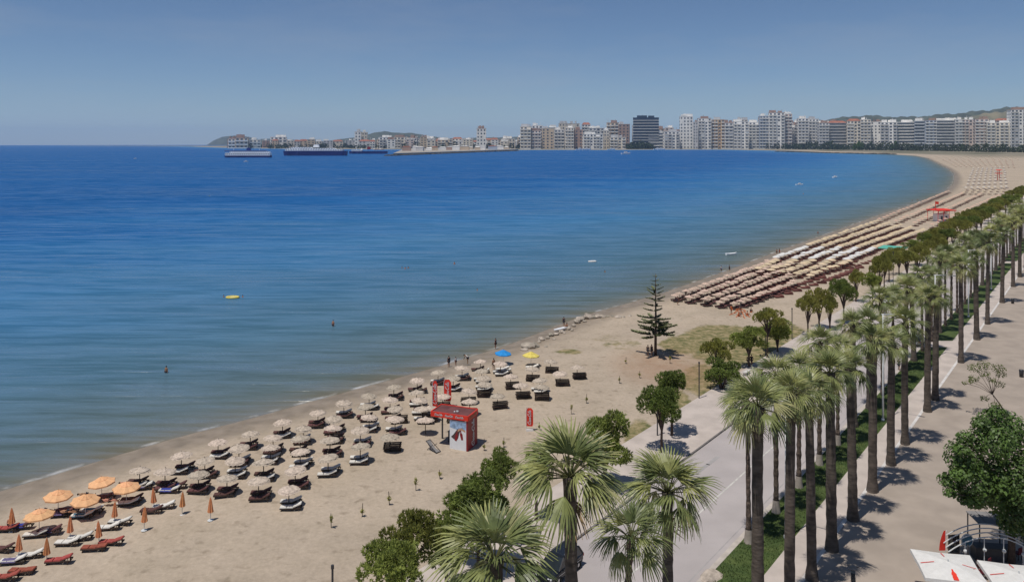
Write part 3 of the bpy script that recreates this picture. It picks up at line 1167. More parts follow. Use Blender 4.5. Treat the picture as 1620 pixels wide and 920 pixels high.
pine_px(1380, 487, 443, 17, 14, 'round', "mid green pine beside the white shade on the pavement", 20)
pine_px(1391, 471, 420, 18, 15, 'flat', "tallest pine of the cluster before the white parasols", 21)
pine_px(1399, 460, 412, 17, 11, 'flat', "flat dark pine closing the cluster next to the tall lamp post", 22)
k = 0
y = 186.0
rs1 = random.Random(12)
while y < 470:
    for c in (-1.60, -1.47):
        yy = y + rs1.uniform(-2, 2)
        p = on_line(c + rs1.uniform(-0.02, 0.02), yy, 0.12)
        u = 810 + p.x / yy * FPX
        if u < 1405 or u > 1650:
            continue
        pine(p, rs1.uniform(5.2, 6.6), rs1.uniform(2.4, 3.2), rs1.uniform(1.4, 2.0), rs1.choice(['flat', 'flat', 'flat', 'round']),
             "dark olive pine in the far pavement row, " + ordinal(k) + " beyond the teal canopy", 700 + k)
        k += 1
    y += rs1.uniform(8.5, 12.5) if y < 300 else rs1.uniform(11, 16)

# Norfolk pine
def norfolk():
    base = G(1037, 562)
    hgt = 12.7
    t = thing("norfolk_pine", "tall tiered conifer with bare straight trunk standing alone on the sand", "pine tree", base)
    mb = MB()
    mb.tube([(0, 0, -0.1), (0.05, 0, hgt * 0.5), (0, 0.03, hgt)], [0.24, 0.15, 0.03], 9)
    link("trunk", mb.mesh("trunk", M['bark'], True), t)
    rs = random.Random(9)
    variants = []
    for vseed in range(4):
        r2 = random.Random(vseed)
        b = MB()
        b.m = 1
        pts = [(0, 0, 0), (0, 0.33, 0.02), (0, 0.66, 0.06), (0, 1.0, 0.16)]
        b.tube(pts, [0.014, 0.011, 0.008, 0.003], 4, False)
        b.m = 0
        for i in range(130):
            s = 0.2 + 0.8 * (i / 130)
            for sd in (-1, 1):
                L = 0.185 * (1.1 - 0.5 * s) * r2.uniform(0.7, 1.3)
                a = Vector((0, s, 0.16 * s * s))
                d = Vector((sd * r2.uniform(0.4, 1.0), r2.uniform(0.2, 0.9), r2.uniform(-0.1, 0.8))).normalized()
                n = d.cross(Vector((r2.uniform(-.5, .5), r2.uniform(-.5, .5), 1))).normalized() * 0.036
                b.tri(a - n, a + n, a + d * L)
        variants.append(b.mesh("branch", [M['needles_dark'], M['bark']]))
    levels = [(3.1, 3.5, 6), (3.7, 3.2, 6), (4.3, 3.3, 6), (5.0, 2.9, 6), (5.7, 2.6, 6), (6.9, 1.9, 5), (7.6, 1.8, 5), (8.6, 1.75, 5), (9.3, 1.6, 5), (10.0, 1.35, 5), (10.8, 1.05, 5), (11.5, 0.8, 5), (12.1, 0.55, 5)]
    for i, (z, L, n) in enumerate(levels):
        for j in range(n):
            a = 2 * math.pi * j / n + i * 0.6 + rs.uniform(-.25, .25)
            if rs.random() < 0.1:
                continue
            LL = L * rs.uniform(0.75, 1.1)
            link("branch", rs.choice(variants), t, (0, 0, z + rs.uniform(-.15, .15)), (rs.uniform(-0.12, 0.10) + (0.25 if z > 9 else 0), 0, a), (LL * (1.0 if LL > 1.5 else 1.35), LL, LL))


norfolk()

# broad-leaved tree by the cafe
def leafy(name, label, base, lobes, hgt, nleaf, size, mat, seed, trunk_pts, trunk_r, cat="tree"):
    rs = random.Random(seed)
    t = thing(name, label, cat, base)
    mb = MB()
    mb.tube(trunk_pts, trunk_r, 9)
    for l in lobes:
        mb.tube([trunk_pts[-1], Vector(trunk_pts[-1]).lerp(Vector(l[:3]), 0.5) + Vector((0, 0, 0.2)), l[:3]], [trunk_r[-1] * 0.7, trunk_r[-1] * 0.4, 0.03], 6, False)
    link("trunk", mb.mesh("trunk", M['bark'], True), t)
    mb = MB()
    tot = sum((l[3] * l[4] * l[5]) ** (2 / 3.0) for l in lobes)
    for l in lobes:
        n = int(nleaf * (l[3] * l[4] * l[5]) ** (2 / 3.0) / tot)
        for _ in range(n):
            z = rs.uniform(-0.9, 1)
            a = rs.uniform(0, 6.28)
            q = math.sqrt(1 - z * z)
            rr = 0.45 + 0.62 * rs.random() ** 0.7
            d = Vector((q * math.cos(a), q * math.sin(a), z))
            p = Vector((l[0] + d.x * l[3] * rr, l[1] + d.y * l[4] * rr, l[2] + d.z * l[5] * rr))
            nn = (d + Vector((rs.uniform(-.9, .9), rs.uniform(-.9, .9), rs.uniform(-.2, 1.2)))).normalized()
            x = nn.cross(Vector((rs.uniform(-1, 1), rs.uniform(-1, 1), rs.uniform(-1, 1)))).normalized()
            yv = nn.cross(x)
            s = size * rs.uniform(0.6, 1.3)
            mb.quad(p - x * s * 0.5, p + yv * s * 0.28, p + x * s * 0.5, p - yv * s * 0.28)
    link("crown", mb.mesh("crown", mat), t)
    return t


tb = G(1600, 890, 0.126)
k_ = tb.y / FPX
lob = []
for (u, v, rx, rz_) in ((1520, 720, 32, 34), (1560, 690, 40, 36), (1600, 685, 44, 34), (1545, 755, 46, 42), (1590, 745, 50, 48), (1640, 720, 55, 60), (1610, 800, 48, 40), (1650, 790, 60, 60), (1575, 785, 34, 28), (1510, 765, 22, 16), (1530, 785, 22, 14), (1500, 735, 18, 12), (1494, 772, 12, 8), (1540, 662, 16, 12), (1580, 655, 18, 12), (1506, 700, 14, 10), (1605, 832, 26, 16), (1640, 850, 34, 24), (1545, 800, 16, 12), (1525, 690, 16, 12), (1560, 812, 12, 9)):
    x = (u - 1600) * k_
    z = (890 - v) * k_
    lob.append((x, random.uniform(-1.8, 1.8), z, rx * k_, rx * k_ * 1.05, rz_ * k_))
lob = [(l[0], l[1], l[2], l[3] * 0.86, l[4] * 0.86, l[5] * 0.82) for l in lob]
leafy("broadleaf_tree", "dense dark green broad-leaved tree overhanging the grey awning by the cafe", tb, lob, 9, 24000, 0.30, M['leaf'], 77, [(0, 0, 0), (0.1, 0.1, 2.2), (0.3, 0, 4.2)], [0.30, 0.24, 0.2])
# slender leaning tree behind it
lb = G(1592, 655, 0.126)
k_ = lb.y / FPX
lob = []
for (u, v, r_) in ((1545, 583, 9), (1558, 578, 9), (1575, 580, 9), (1580, 590, 7), (1540, 598, 7), (1530, 600, 5), (1586, 610, 7), (1562, 632, 6), (1572, 640, 8), (1555, 590, 7), (1568, 600, 5), (1527, 606, 4)):
    lob.append(((u - 1592) * k_, random.uniform(-0.7, 0.7), (655 - v) * k_, r_ * k_ * 1.2, r_ * k_ * 1.2, r_ * k_ * 0.8))
leafy("sapling_tree", "thin leaning tree with sparse yellowish leaves above the dense green tree", lb, lob, 5, 1500, 0.20, M['leaf_light'], 78, [(0, 0, 0), (-0.9, 0, 1.4), (-1.6, 0.1, 2.4)], [0.09, 0.07, 0.05])
# ------------------------------------------------------------------ beach furniture
def thatch_mesh(name, mat, seed, r=1.02, h=0.34):
    rs = random.Random(seed)
    mb = MB()
    n = 22
    tiers = [(0.02, h + 0.10, 0.45, h * 0.62), (0.36, h * 0.70, 0.88, h * 0.28), (0.78, h * 0.36, 1.0, 0.0)]
    for r0, z0, r1, z1 in tiers:
        rr = [rs.uniform(0.93, 1.05) for _ in range(n)]
        zz = [rs.uniform(-0.04, 0.03) for _ in range(n)]
        for k in range(n):
            j = (k + 1) % n
            a, b = 2 * math.pi * k / n, 2 * math.pi * j / n
            mb.quad((r * r0 * math.cos(a), r * r0 * math.sin(a), z0), (r * r1 * rr[k] * math.cos(a), r * r1 * rr[k] * math.sin(a), z1 + zz[k]),
                    (r * r1 * rr[j] * math.cos(b), r * r1 * rr[j] * math.sin(b), z1 + zz[j]), (r * r0 * math.cos(b), r * r0 * math.sin(b), z0))
            if rs.random() < 0.9:
                a2 = a + rs.uniform(0, 0.25)
                e = r * r1
                mb.tri((e * 0.97 * math.cos(a2 - 0.06), e * 0.97 * math.sin(a2 - 0.06), z1 + 0.02), (e * 0.97 * math.cos(a2 + 0.06), e * 0.97 * math.sin(a2 + 0.06), z1 + 0.02),
                       (e * 1.05 * math.cos(a2), e * 1.05 * math.sin(a2), z1 - rs.uniform(0.06, 0.16)))
    mb.ball((0, 0, h + 0.13), 0.07, 6, 4)
    return mb.mesh(name, mat)


def canvas_mesh(name, mat, r=1.2, h=0.42, n=8, square=False, val=0.12):
    mb = MB()
    k = 4 if square else n
    rim = []
    for i in range(k):
        a = 2 * math.pi * (i + 0.5) / k
        rim.append((r * math.cos(a), r * math.sin(a)))
    for i in range(k):
        j = (i + 1) % k
        p, q = rim[i], rim[j]
        m = ((p[0] + q[0]) * 0.5 * 0.97, (p[1] + q[1]) * 0.5 * 0.97)
        for a, b in ((p, m), (m, q)):
            za = 0.0 if a is not m else -0.035
            zb = 0.0 if b is not m else -0.035
            ia = (a[0] * 0.5, a[1] * 0.5)
            ib = (b[0] * 0.5, b[1] * 0.5)
            mb.tri((0, 0, h), (ia[0], ia[1], h * 0.62 + za), (ib[0], ib[1], h * 0.62 + zb))
            mb.quad((ia[0], ia[1], h * 0.62 + za), (a[0], a[1], za), (b[0], b[1], zb), (ib[0], ib[1], h * 0.62 + zb))
            mb.quad((a[0], a[1], za), (a[0] * 1.01, a[1] * 1.01, za - val), (b[0] * 1.01, b[1] * 1.01, zb - val), (b[0], b[1], zb))
    mb.tube([(0, 0, h - 0.02), (0, 0, h + 0.12)], 0.02, 5)
    return mb.mesh(name, mat)


def pole_mesh(h, r, mat):
    mb = MB()
    mb.tube([(0, 0, -0.15), (0, 0, h)], r, 7)
    mb.lathe([(0.0, 0.02), (0.24, 0.03), (0.27, 0.0)], 9)
    return mb.mesh("pole", mat)


POLE_WOOD = pole_mesh(1.75, 0.045, M['wood_post'])
POLE_WHITE = pole_mesh(1.85, 0.028, M['metal_white'])
THATCH = [thatch_mesh("canopy", M['thatch'], 60 + i) for i in range(4)]
THATCH_ROSE = [thatch_mesh("canopy", M['thatch_rose'], 70 + i) for i in range(3)]
CAN = {k: canvas_mesh("canopy", M['canvas_' + k]) for k in ('orange', 'white', 'cream', 'rose', 'blue', 'yellow', 'teal')}
VENT = {}
for k in ('orange', 'blue', 'yellow'):
    VENT[k] = canvas_mesh("vent", M['canvas_' + k], 0.55, 0.22, 8, False, 0.06)


def parasol(kind, pos, label, group, name=None, rot=None, scale=1.0):
    if kind in ('thatch', 'thatch_rose'):
        t = thing("thatched_parasol", label, "parasol", pos, rot or random.uniform(0, 6), group, scale)
        link("pole", POLE_WOOD, t)
        link("canopy", random.choice(THATCH if kind == 'thatch' else THATCH_ROSE), t, (0, 0, 1.50), (random.uniform(-.10, .10), random.uniform(-.10, .10), random.uniform(0, 6)))
    else:
        t = thing("beach_umbrella", label, "umbrella", pos, rot or random.uniform(0, 6), group, scale)
        link("pole", POLE_WHITE, t)
        c = link("canopy", CAN[kind], t, (0, 0, 1.55), (random.uniform(-.06, .06), random.uniform(-.06, .06), 0))
        if kind in VENT:
            link("vent", VENT[kind], c, (0, 0, 0.30))
    return t


def closed_umbrella_mesh():
    mb = MB()
    n = 16
    prof = [(0.03, 1.25), (0.09, 1.05), (0.15, 0.75), (0.22, 0.25), (0.27, 0.0)]
    base = 0
    for r, z in prof:
        for k in range(n):
            a = 2 * math.pi * k / n
            rr = r * (1.12 if k % 2 else 0.72)
            mb.v.append((rr * math.cos(a), rr * math.sin(a), z + (0.03 if k % 2 else -0.05)))
    for i in range(len(prof) - 1):
        for k in range(n):
            a = i * n + k
            b = i * n + (k + 1) % n
            mb.f.append((a, a + n, b + n, b))
            mb.mi.append(0)
    mb.ball((0, 0, 1.27), 0.04, 6, 4)
    return mb.mesh("folded_canopy", M['canvas_fold'])


FOLDED = closed_umbrella_mesh()
POLE_TALL = pole_mesh(2.0, 0.03, M['metal_white'])

# loungers: local +X is the head end, seat top 0.30 m, length 1.9
def lounger_parts(mat_cush, mat_wood, back=0.62):
    f = MB()
    for y in (-0.31, 0.31):
        f.box((0.0, y, 0.24), (1.9, 0.06, 0.08))
    for x in (-0.92, 0.92):
        f.box((x, 0, 0.24), (0.06, 0.56, 0.07))
    for i in range(9):
        f.box((-0.8 + i * 0.16, 0, 0.265), (0.09, 0.56, 0.02))
    for x in (-0.78, 0.74):
        for y in (-0.30, 0.30):
            f.box((x, y, 0.10), (0.07, 0.07, 0.22))
    frame = f.mesh("frame", mat_wood)
    b = MB()
    ca, sa = math.cos(back), math.sin(back)
    L = 0.78

    def bp(s, w, t):
        return (0.22 + ca * s - sa * t, w, 0.29 + sa * s + ca * t)
    for y in (-0.28, 0.28):
        b.beam(bp(0, y, 0), bp(L, y, 0), 0.05, 0.05)
    for i in range(6):
        s = 0.08 + i * 0.13
        b.beam(bp(s, -0.28, 0.0), bp(s, 0.28, 0.0), 0.08, 0.02)
    b.beam(bp(0.5, 0.2, -0.02), (0.75, 0.2, 0.25), 0.03)
    b.beam(bp(0.5, -0.2, -0.02), (0.75, -0.2, 0.25), 0.03)
    backrest = b.mesh("backrest", mat_wood)
    c = MB()
    th = 0.085

    def slab(pts0, pts1, mb):
        n = len(mb.v)
        for p in pts0 + pts1:
            mb.v.append(p)
        for q in ((3, 2, 1, 0), (4, 5, 6, 7), (0, 1, 5, 4), (1, 2, 6, 5), (2, 3, 7, 6), (3, 0, 4, 7)):
            mb.f.append(tuple(n + i for i in q))
            mb.mi.append(0)
    for x0, x1 in ((-0.97, -0.38), (-0.36, 0.22)):
        slab([(x0, -0.29, 0.285), (x1, -0.29, 0.285), (x1, 0.29, 0.285), (x0, 0.29, 0.285)],
             [(x0 + .03, -0.27, 0.285 + th), (x1 - .02, -0.27, 0.285 + th), (x1 - .02, 0.27, 0.285 + th), (x0 + .03, 0.27, 0.285 + th)], c)
    slab([bp(0.02, -0.29, 0.03), bp(L, -0.29, 0.03), bp(L, 0.29, 0.03), bp(0.02, 0.29, 0.03)],
         [bp(0.04, -0.27, 0.03 + th), bp(L - .03, -0.27, 0.03 + th), bp(L - .03, 0.27, 0.03 + th), bp(0.04, 0.27, 0.03 + th)], c)
    mattress = c.mesh("mattress", mat_cush)
    return frame, backrest, mattress


LNG = {k: lounger_parts(M[m], M['wood_dark'], b) for k, m, b in (('white', 'cushion_white', 0.38), ('red', 'cushion_red', 0.32), ('brown', 'cushion_brown', 0.42), ('whiteflat', 'cushion_white', 0.22), ('redflat', 'cushion_red', 0.12))}
fl = MB()
for yy in (-0.31, 0.31):
    fl.box((0, yy, 0.17), (1.9, 0.07, 0.10))
for i in range(14):
    fl.box((-0.88 + i * 0.135, 0, 0.20), (0.10, 0.56, 0.025))
for xx in (-0.8, 0.8):
    for yy in (-0.29, 0.29):
        fl.box((xx, yy, 0.06), (0.08, 0.08, 0.14))
FLAT = fl.mesh("stacked_lounger", M['wood_dark'])
tw = MB()
for i in range(6):
    for j in range(4):
        def tp(a, b):
            x = -0.75 + 1.05 * a / 6
            yv = -0.36 + 0.72 * b / 4
            z = 0.385 + 0.012 * math.sin(a * 2.1 + b) - (0.14 if b in (0, 4) else 0)
            return (x, yv, z)
        tw.quad(tp(i, j), tp(i + 1, j), tp(i + 1, j + 1), tp(i, j + 1))
TOWEL = {k: None for k in ('blue', 'purple', 'teal')}
for k in TOWEL:
    me = tw.mesh("towel", M['towel_' + k])
    TOWEL[k] = me

LANG = 0.07        # the loungers' head end points this way


def lounger(kind, pos, label, group, rot=None, towel=None, towel_label=None):
    t = thing("sun_lounger", label, "sun lounger", pos, LANG if rot is None else rot, group)
    fr, bk, mt = LNG[kind]
    link("frame", fr, t)
    link("backrest", bk, t)
    link("mattress", mt, t)
    if towel:
        o = link("towel", TOWEL[towel], None, (pos[0], pos[1], pos[2] + 0.012), (0, 0, LANG if rot is None else rot))
        tag(o, towel_label, "towel", "towels on the loungers")
    return t


A = 1.90     # apex height of a thatched parasol
LOOSE_LOUNGERS = []
GT = "thatched parasols on the near beach"
rows = {
    "row nearest the water": [(221, 737), (287, 715), (345, 693), (396, 680), (447, 663), (503, 647), (544, 633), (584, 621), (623, 607), (660, 597), (693, 585), (731, 578), (760, 567)],
    "second row from the water": [(261, 740), (324, 722), (378, 704), (432, 687), (480, 672), (528, 657), (578, 639), (617, 627), (659, 616), (717, 594)],
    "third row from the water": [(314, 744), (372, 722), (428, 701), (475, 689), (527, 671), (584, 654), (625, 641), (664, 628)],
    "fourth row from the water": [(359, 749), (417, 726), (475, 708), (522, 691), (570, 676), (625, 658), (668, 642)],
    "fifth row from the water": [(409, 755), (467, 738), (519, 719), (570, 701), (617, 686), (673, 660)],
}
cnt = 0
for rname, pts in rows.items():
    for i, (u, v) in enumerate(pts):
        p = G(u, v, A)
        p.z = 0.0
        lab = "thatched straw parasol in the " + rname + ", " + ordinal(i) + " from the orange umbrellas"
        parasol('thatch', p, lab, GT, scale=random.uniform(0.96, 1.05))
        cnt += 1
        if rname.startswith("fifth") and i >= 4:
            continue
        for sgn, w in ((1, "seaward"), (-1, "landward")):
            q = p + Vector((-0.26, 0.97, 0)) * (0.62 * sgn) + Vector((0.97, 0.26, 0)) * random.uniform(-0.25, 0.35)
            kind = 'white' if random.random() < 0.52 else 'brown'  # brown cushions put the dark of the parasol shade into the colour
            lounger(kind, q, ("wooden lounger with white cushion, " if kind == 'white' else "wooden lounger with shade-browned cushion, ") + w + " one under " + ordinal(i) + " parasol, " + rname, "loungers under the thatched parasols", LANG + random.uniform(-.09, .09))
p = G(457, 768, A)
p.z = 0
parasol('thatch', p, "thatched straw parasol standing alone closest to the empty sand", GT)
for sgn, w in ((1, "seaward"), (-1, "landward")):
    lounger('white', p + Vector((-0.26, 0.97, 0)) * (0.62 * sgn) + Vector((0.2, 0, 0)), "wooden lounger with white cushion, " + w + " one under the lone outermost parasol", "loungers under the thatched parasols")

# parasols between the red banners and the rocks; most stand over stacked loungers
scat = [(762, 582, 'l'), (792, 571, 'l'), (808, 591, 's'), (842, 580, 's'), (871, 568, 's'), (913, 577, 's'), (886, 587, 's'), (854, 597, 'l'), (824, 606, 's'), (787, 621, 's'), (767, 603, 's'), (742, 614, 's'), (743, 631, 's'), (765, 594, 'l'), (700, 622, 's'), (680, 640, 's'), (857, 608, 's'), (720, 640, 's')]
for i, (u, v, w) in enumerate(scat):
    p = G(u, v, A)
    p.z = 0
    lab = "thatched parasol between the red banners and the shore rocks, " + ordinal(i) + " of the scattered group"
    parasol('thatch', p, lab, GT, scale=random.uniform(0.95, 1.05))
    if w == 'l':
        for sgn, ww in ((1, "seaward"), (-1, "landward")):
            lounger('white', p + Vector((-0.26, 0.97, 0)) * (0.62 * sgn), "wooden lounger with white cushion, " + ww + " one under " + ordinal(i) + " scattered parasol past the banners", "loungers under the thatched parasols")
    else:
        rot = LANG + random.uniform(-.25, .15)
        off = Vector((0.97, 0.26, 0)) * random.uniform(-0.2, 0.3) + Vector((-0.26, 0.97, 0)) * -0.35
        for kk in range(4):
            o = link("stacked_lounger", FLAT, None, (p.x + off.x + random.uniform(-.05, .05), p.y + off.y + random.uniform(-.05, .05), 0.0 + kk * 0.215), (0, 0, rot + random.uniform(-.04, .04)))
            tag(o, "dark slatted lounger, " + ("bottom", "second", "third", "top")[kk] + " of the stack under " + ordinal(i) + " scattered parasol", "sun lounger", "stacked dark loungers")
# two stacks near the kiosk
for i, (u, v) in enumerate(((621, 713), (632, 669))):
    p = G(u, v)
    for kk in range(4):
        o = link("stacked_lounger", FLAT, None, (p.x + random.uniform(-.05, .05), p.y, kk * 0.215), (0, 0, 0.1 + random.uniform(-.04, .04)))
        tag(o, "dark slatted lounger, " + ("bottom", "second", "third", "top")[kk] + " of the " + ("outer", "inner") [i] + " stack left of the red kiosk", "sun lounger", "stacked dark loungers")

# orange umbrellas
for i, (u, v) in enumerate(((62, 806), (92, 776), (135, 783), (161, 755), (200, 763))):
    p = G(u, v, 1.97)
    p.z = 0
    parasol('orange', p, "open pale orange umbrella over loungers near the water, " + ordinal(i) + " from the bottom corner", "open orange umbrellas")
for i, (u, v) in enumerate(((19, 840), (30, 884), (74, 890), (111, 854), (157, 862), (181, 829), (228, 838), (244, 806), (288, 813), (333, 822))):
    p = G(u, v)
    t = thing("closed_umbrella", "folded orange umbrella on a white pole, " + ordinal(i) + " from the bottom left corner", "umbrella", p, random.uniform(0, 6), "folded orange umbrellas")
    t.rotation_euler = (random.uniform(-.04, .04), random.uniform(-.04, .04), random.uniform(0, 6))
    link("pole", POLE_TALL, t)
    link("folded_canopy", FOLDED, t, (0, 0, 0.72), (0, 0, 0), (0.92, 0.92, 1.0))
# loungers round the orange umbrellas: (u, v, kind, towel, words)
left = [(171, 838, 'white', None, "white-cushioned lounger, front one of the pair by the fifth folded umbrella"), (190, 829, 'white', None, "white-cushioned lounger, rear one of the pair by the fifth folded umbrella"),
        (107, 862, 'white', None, "white-cushioned lounger in front of the fourth folded umbrella, lower one"), (127, 854, 'white', None, "white-cushioned lounger in front of the fourth folded umbrella, upper one"),
        (48, 882, 'white', None, "white-cushioned lounger beside the second folded umbrella, upper one"), (21, 891, 'white', 'purple', "lounger with lilac towel beside the second folded umbrella"),
        (149, 870, 'redflat', None, "flat brick-red lounger, front one of the red pair"), (176, 861, 'red', None, "brick-red lounger with raised back, rear one of the red pair"),
        (93, 890, 'red', None, "reddish lounger with a dark bag near the third folded umbrella"), (35, 907, 'redflat', None, "flat brick-red lounger close to the bottom edge"),
        (9, 917, 'red', None, "brick-red lounger cut by the picture's bottom left corner"), (3, 872, 'brown', None, "dark lounger cut by the left picture edge"),
        (98, 816, 'brown', 'purple', "brown lounger shaded by the second open orange umbrella, front one"), (108, 810, 'brown', None, "brown lounger shaded by the second open orange umbrella, rear one"),
        (57, 849, 'white', None, "white-cushioned lounger below the first open orange umbrella, lower one"), (78, 844, 'brown', 'purple', "dark lounger with purple towel below the first open orange umbrella"),
        (131, 819, 'white', 'teal', "lounger with dark teal towel below the third orange umbrella, front one"), (146, 811, 'white', 'teal', "lounger with dark teal towel below the third orange umbrella, rear one"),
        (165, 790, 'brown', None, "dark lounger shaded by the fourth open orange umbrella"), (203, 799, 'white', None, "white lounger in round shade below the fifth orange umbrella, front one"),
        (209, 793, 'brown', None, "dark lounger in round shade below the fifth orange umbrella, rear one"), (10, 840, 'red', None, "red lounger beside the first folded umbrella"),
        (33, 836, 'brown', 'blue', "lounger with dark blue towel beside the first folded umbrella"), (225, 773, 'white', 'purple', "lounger with violet towel under the first thatched parasol, front extra one"),
        (268, 779, 'white', 'blue', "lounger with bright blue towel under the second thatched parasol, front one"), (279, 772, 'brown', 'blue', "lounger with bright blue towel under the second thatched parasol, rear one"),
        (240, 811, 'brown', None, "maroon lounger near the seventh folded umbrella"), (259, 804, 'white', None, "white-cushioned lounger near the seventh folded umbrella")]
for i, (u, v, kd, tw_, words) in enumerate(left):
    p = G(u, v)
    lounger(kd, p, words, "loungers round the orange umbrellas", LANG + random.uniform(-.12, .12), tw_, ("%s towel spread on the %s lounger by the orange umbrellas" % ({'blue': 'deep blue', 'purple': 'lilac', 'teal': 'dark teal'}[tw_], ordinal(i))) if tw_ else None)
for kind, u, v, lab in (('blue', 796, 555, "bright blue beach umbrella on the near beach"), ('yellow', 840, 558, "yellow beach umbrella next to the pale boulders")):
    p = G(u, v, 1.97)
    p.z = 0
    parasol(kind, p, lab, None, scale=1.05)
p = G(797, 588)
for i in range(2):
    lounger('white', p + Vector((-0.26, 0.97, 0)) * (0.6 - 1.2 * i), "white-cushioned lounger below the blue umbrella, " + ("rear", "front")[i] + " one", "loungers under the thatched parasols")
p = G(842, 583)
lounger('white', p, "white lounger below the yellow umbrella", "loungers under the thatched parasols")

# ---- farther parasol fields (row start px, row end px, count, kind)
FIELD = []


def field(rows_, kind, tagname):
    for ri, (u0, v0, u1, v1, n) in enumerate(rows_):
        a = G(u0, v0)
        b = G(u1, v1)
        for i in range(n):
            p = a.lerp(b, i / max(1, n - 1)) + Vector((random.uniform(-.3, .3), random.uniform(-.4, .4), 0))
            FIELD.append((p, kind, tagname, ri, i))


def lerp_rows(w0, w1, l0, l1, nrows, n0, n1):
    out = []
    for r in range(nrows):
        t = r / (nrows - 1)
        a = G(*w0).lerp(G(*l0), t)
        b = G(*w1).lerp(G(*l1), t)
        ia = (810 + a.x / a.y * FPX, V0 + FPX * H / a.y)
        ib = (810 + b.x / b.y * FPX, V0 + FPX * H / b.y)
        out.append((ia[0], ia[1], ib[0], ib[1], round(n0 + (n1 - n0) * t)))
    return out


field(lerp_rows((1068, 477), (1226, 417), (1162, 490), (1258, 454), 5, 25, 13), 'thatch_rose', "rose-tan thatch field")
field(lerp_rows((1200, 433), (1228, 420), (1280, 443), (1345, 420), 5, 5, 9), 'cream', "mixed cream group")
field(lerp_rows((1228, 414), (1274, 397), (1340, 417), (1380, 400), 5, 9, 9), 'white', "white umbrella block")
field(lerp_rows((1279, 393), (1388, 355), (1385, 397), (1462, 369), 5, 24, 20), 'cream', "cream umbrella block")
field(lerp_rows((1392, 352), (1500, 306), (1475, 361), (1580, 312), 4, 28, 24), 'rose', "far rose block")
field(lerp_rows((1528, 300), (1540, 268), (1592, 298), (1588, 266), 8, 9, 9), 'white', "far white block")
field(lerp_rows((1512, 264), (1492, 253), (1604, 266), (1600, 253), 12, 8, 8), 'rose', "far rose block")
field(lerp_rows((1480, 252), (1468, 248), (1610, 253), (1600, 248), 12, 5, 5), 'cream', "far cream block")
field(lerp_rows((1524, 308), (1530, 302), (1585, 308), (1588, 300), 7, 3, 3), 'cream', "far cream block")
FIELD.sort(key=lambda e: e[0].y)
N_IND = 300 - 72
WHERE = {"rose-tan thatch field": ("thatched parasol", "in the field behind the conifer"),
         "mixed cream group": ("cream umbrella", "nearer than the white block"),
         "white umbrella block": ("white umbrella", "in the white block"),
         "cream umbrella block": ("cream umbrella", "beyond the white block"),
         "far rose block": ("rose umbrella", "in the far block by the red tower")}
far_par = MB()
far_par_m = {'cream': 0, 'rose': 1, 'white': 2, 'thatch_rose': 3}
n_lounge_ind = 0
far_lng = MB()
for i, (p, kind, tg, ri, ci) in enumerate(FIELD):
    if i < N_IND:
        w = WHERE[tg]
        parasol(kind, p, w[0] + " " + w[1] + ", " + ordinal(ri) + " row from the sea, " + ordinal(ci) + " along", tg, scale=random.uniform(0.80, 0.95))
    else:
        n = len(far_par.v)
        far_par.m = far_par_m[kind]
        r_, z0, z1 = 1.02, 1.55, 1.95
        far_par.v.append((p.x, p.y, z1))
        for k in range(8):
            a = k * math.pi / 4
            far_par.v.append((p.x + r_ * math.cos(a), p.y + r_ * math.sin(a), z0))
        for k in range(8):
            far_par.f.append((n, n + 1 + k, n + 1 + (k + 1) % 8))
            far_par.mi.append(far_par.m)
        far_par.tube([(p.x, p.y, 0), (p.x, p.y, z1 - 0.05)], 0.04, 4, False)
    # loungers underneath
    for sgn in (1, -1):
        q = p + Vector((-0.26, 0.97, 0)) * (0.62 * sgn) + Vector((0.3, 0.1, 0))
        if n_lounge_ind < 70 and tg.startswith("rose-tan"):
            lounger('red' if (ri >= 5 and ci < 12) else 'brown', q, ("red" if (ri >= 5 and ci < 12) else "dark brown") + " lounger " + ("on the sea side" if sgn > 0 else "on the land side") + " below thatch-field parasol, row " + ordinal(ri) + ", place " + ordinal(ci), "loungers in the thatch field", LANG)
            n_lounge_ind += 1
        else:
            far_lng.m = 0 if tg != "far white block" else 1
            far_lng.box((q.x, q.y, 0.24), (1.85, 0.62, 0.14), LANG)
            far_lng.box((q.x + 0.55, q.y + 0.15, 0.45), (0.7, 0.6, 0.10), LANG)
# rows of bare loungers on the landward side of the fields
for (u0, v0, u1, v1, n) in ((1195, 473, 1300, 440, 10), (1232, 470, 1345, 432, 10), (1290, 432, 1350, 415, 8), (1300, 448, 1360, 424, 8), (1345, 425, 1400, 407, 6)):
    a, b = G(u0, v0), G(u1, v1)
    for i in range(n):
        q = a.lerp(b, i / (n - 1))
        far_lng.m = 0
        far_lng.box((q.x, q.y, 0.22), (1.9, 1.4, 0.2), LANG)
        far_lng.box((q.x + 0.6, q.y + 0.2, 0.45), (0.7, 1.3, 0.12), LANG)
tag(link("umbrella_rows", far_par.mesh("umbrella_rows", [M['canvas_cream'], M['canvas_rose'], M['canvas_white'], M['thatch_rose']])), "far rows of small cream and rose umbrellas along the bay", "umbrellas", kind="stuff")
tag(link("lounger_rows", far_lng.mesh("lounger_rows", [M['cushion_maroon'], M['towel_purple']])), "dark loungers in dense rows under the far umbrellas", "loungers", kind="stuff")

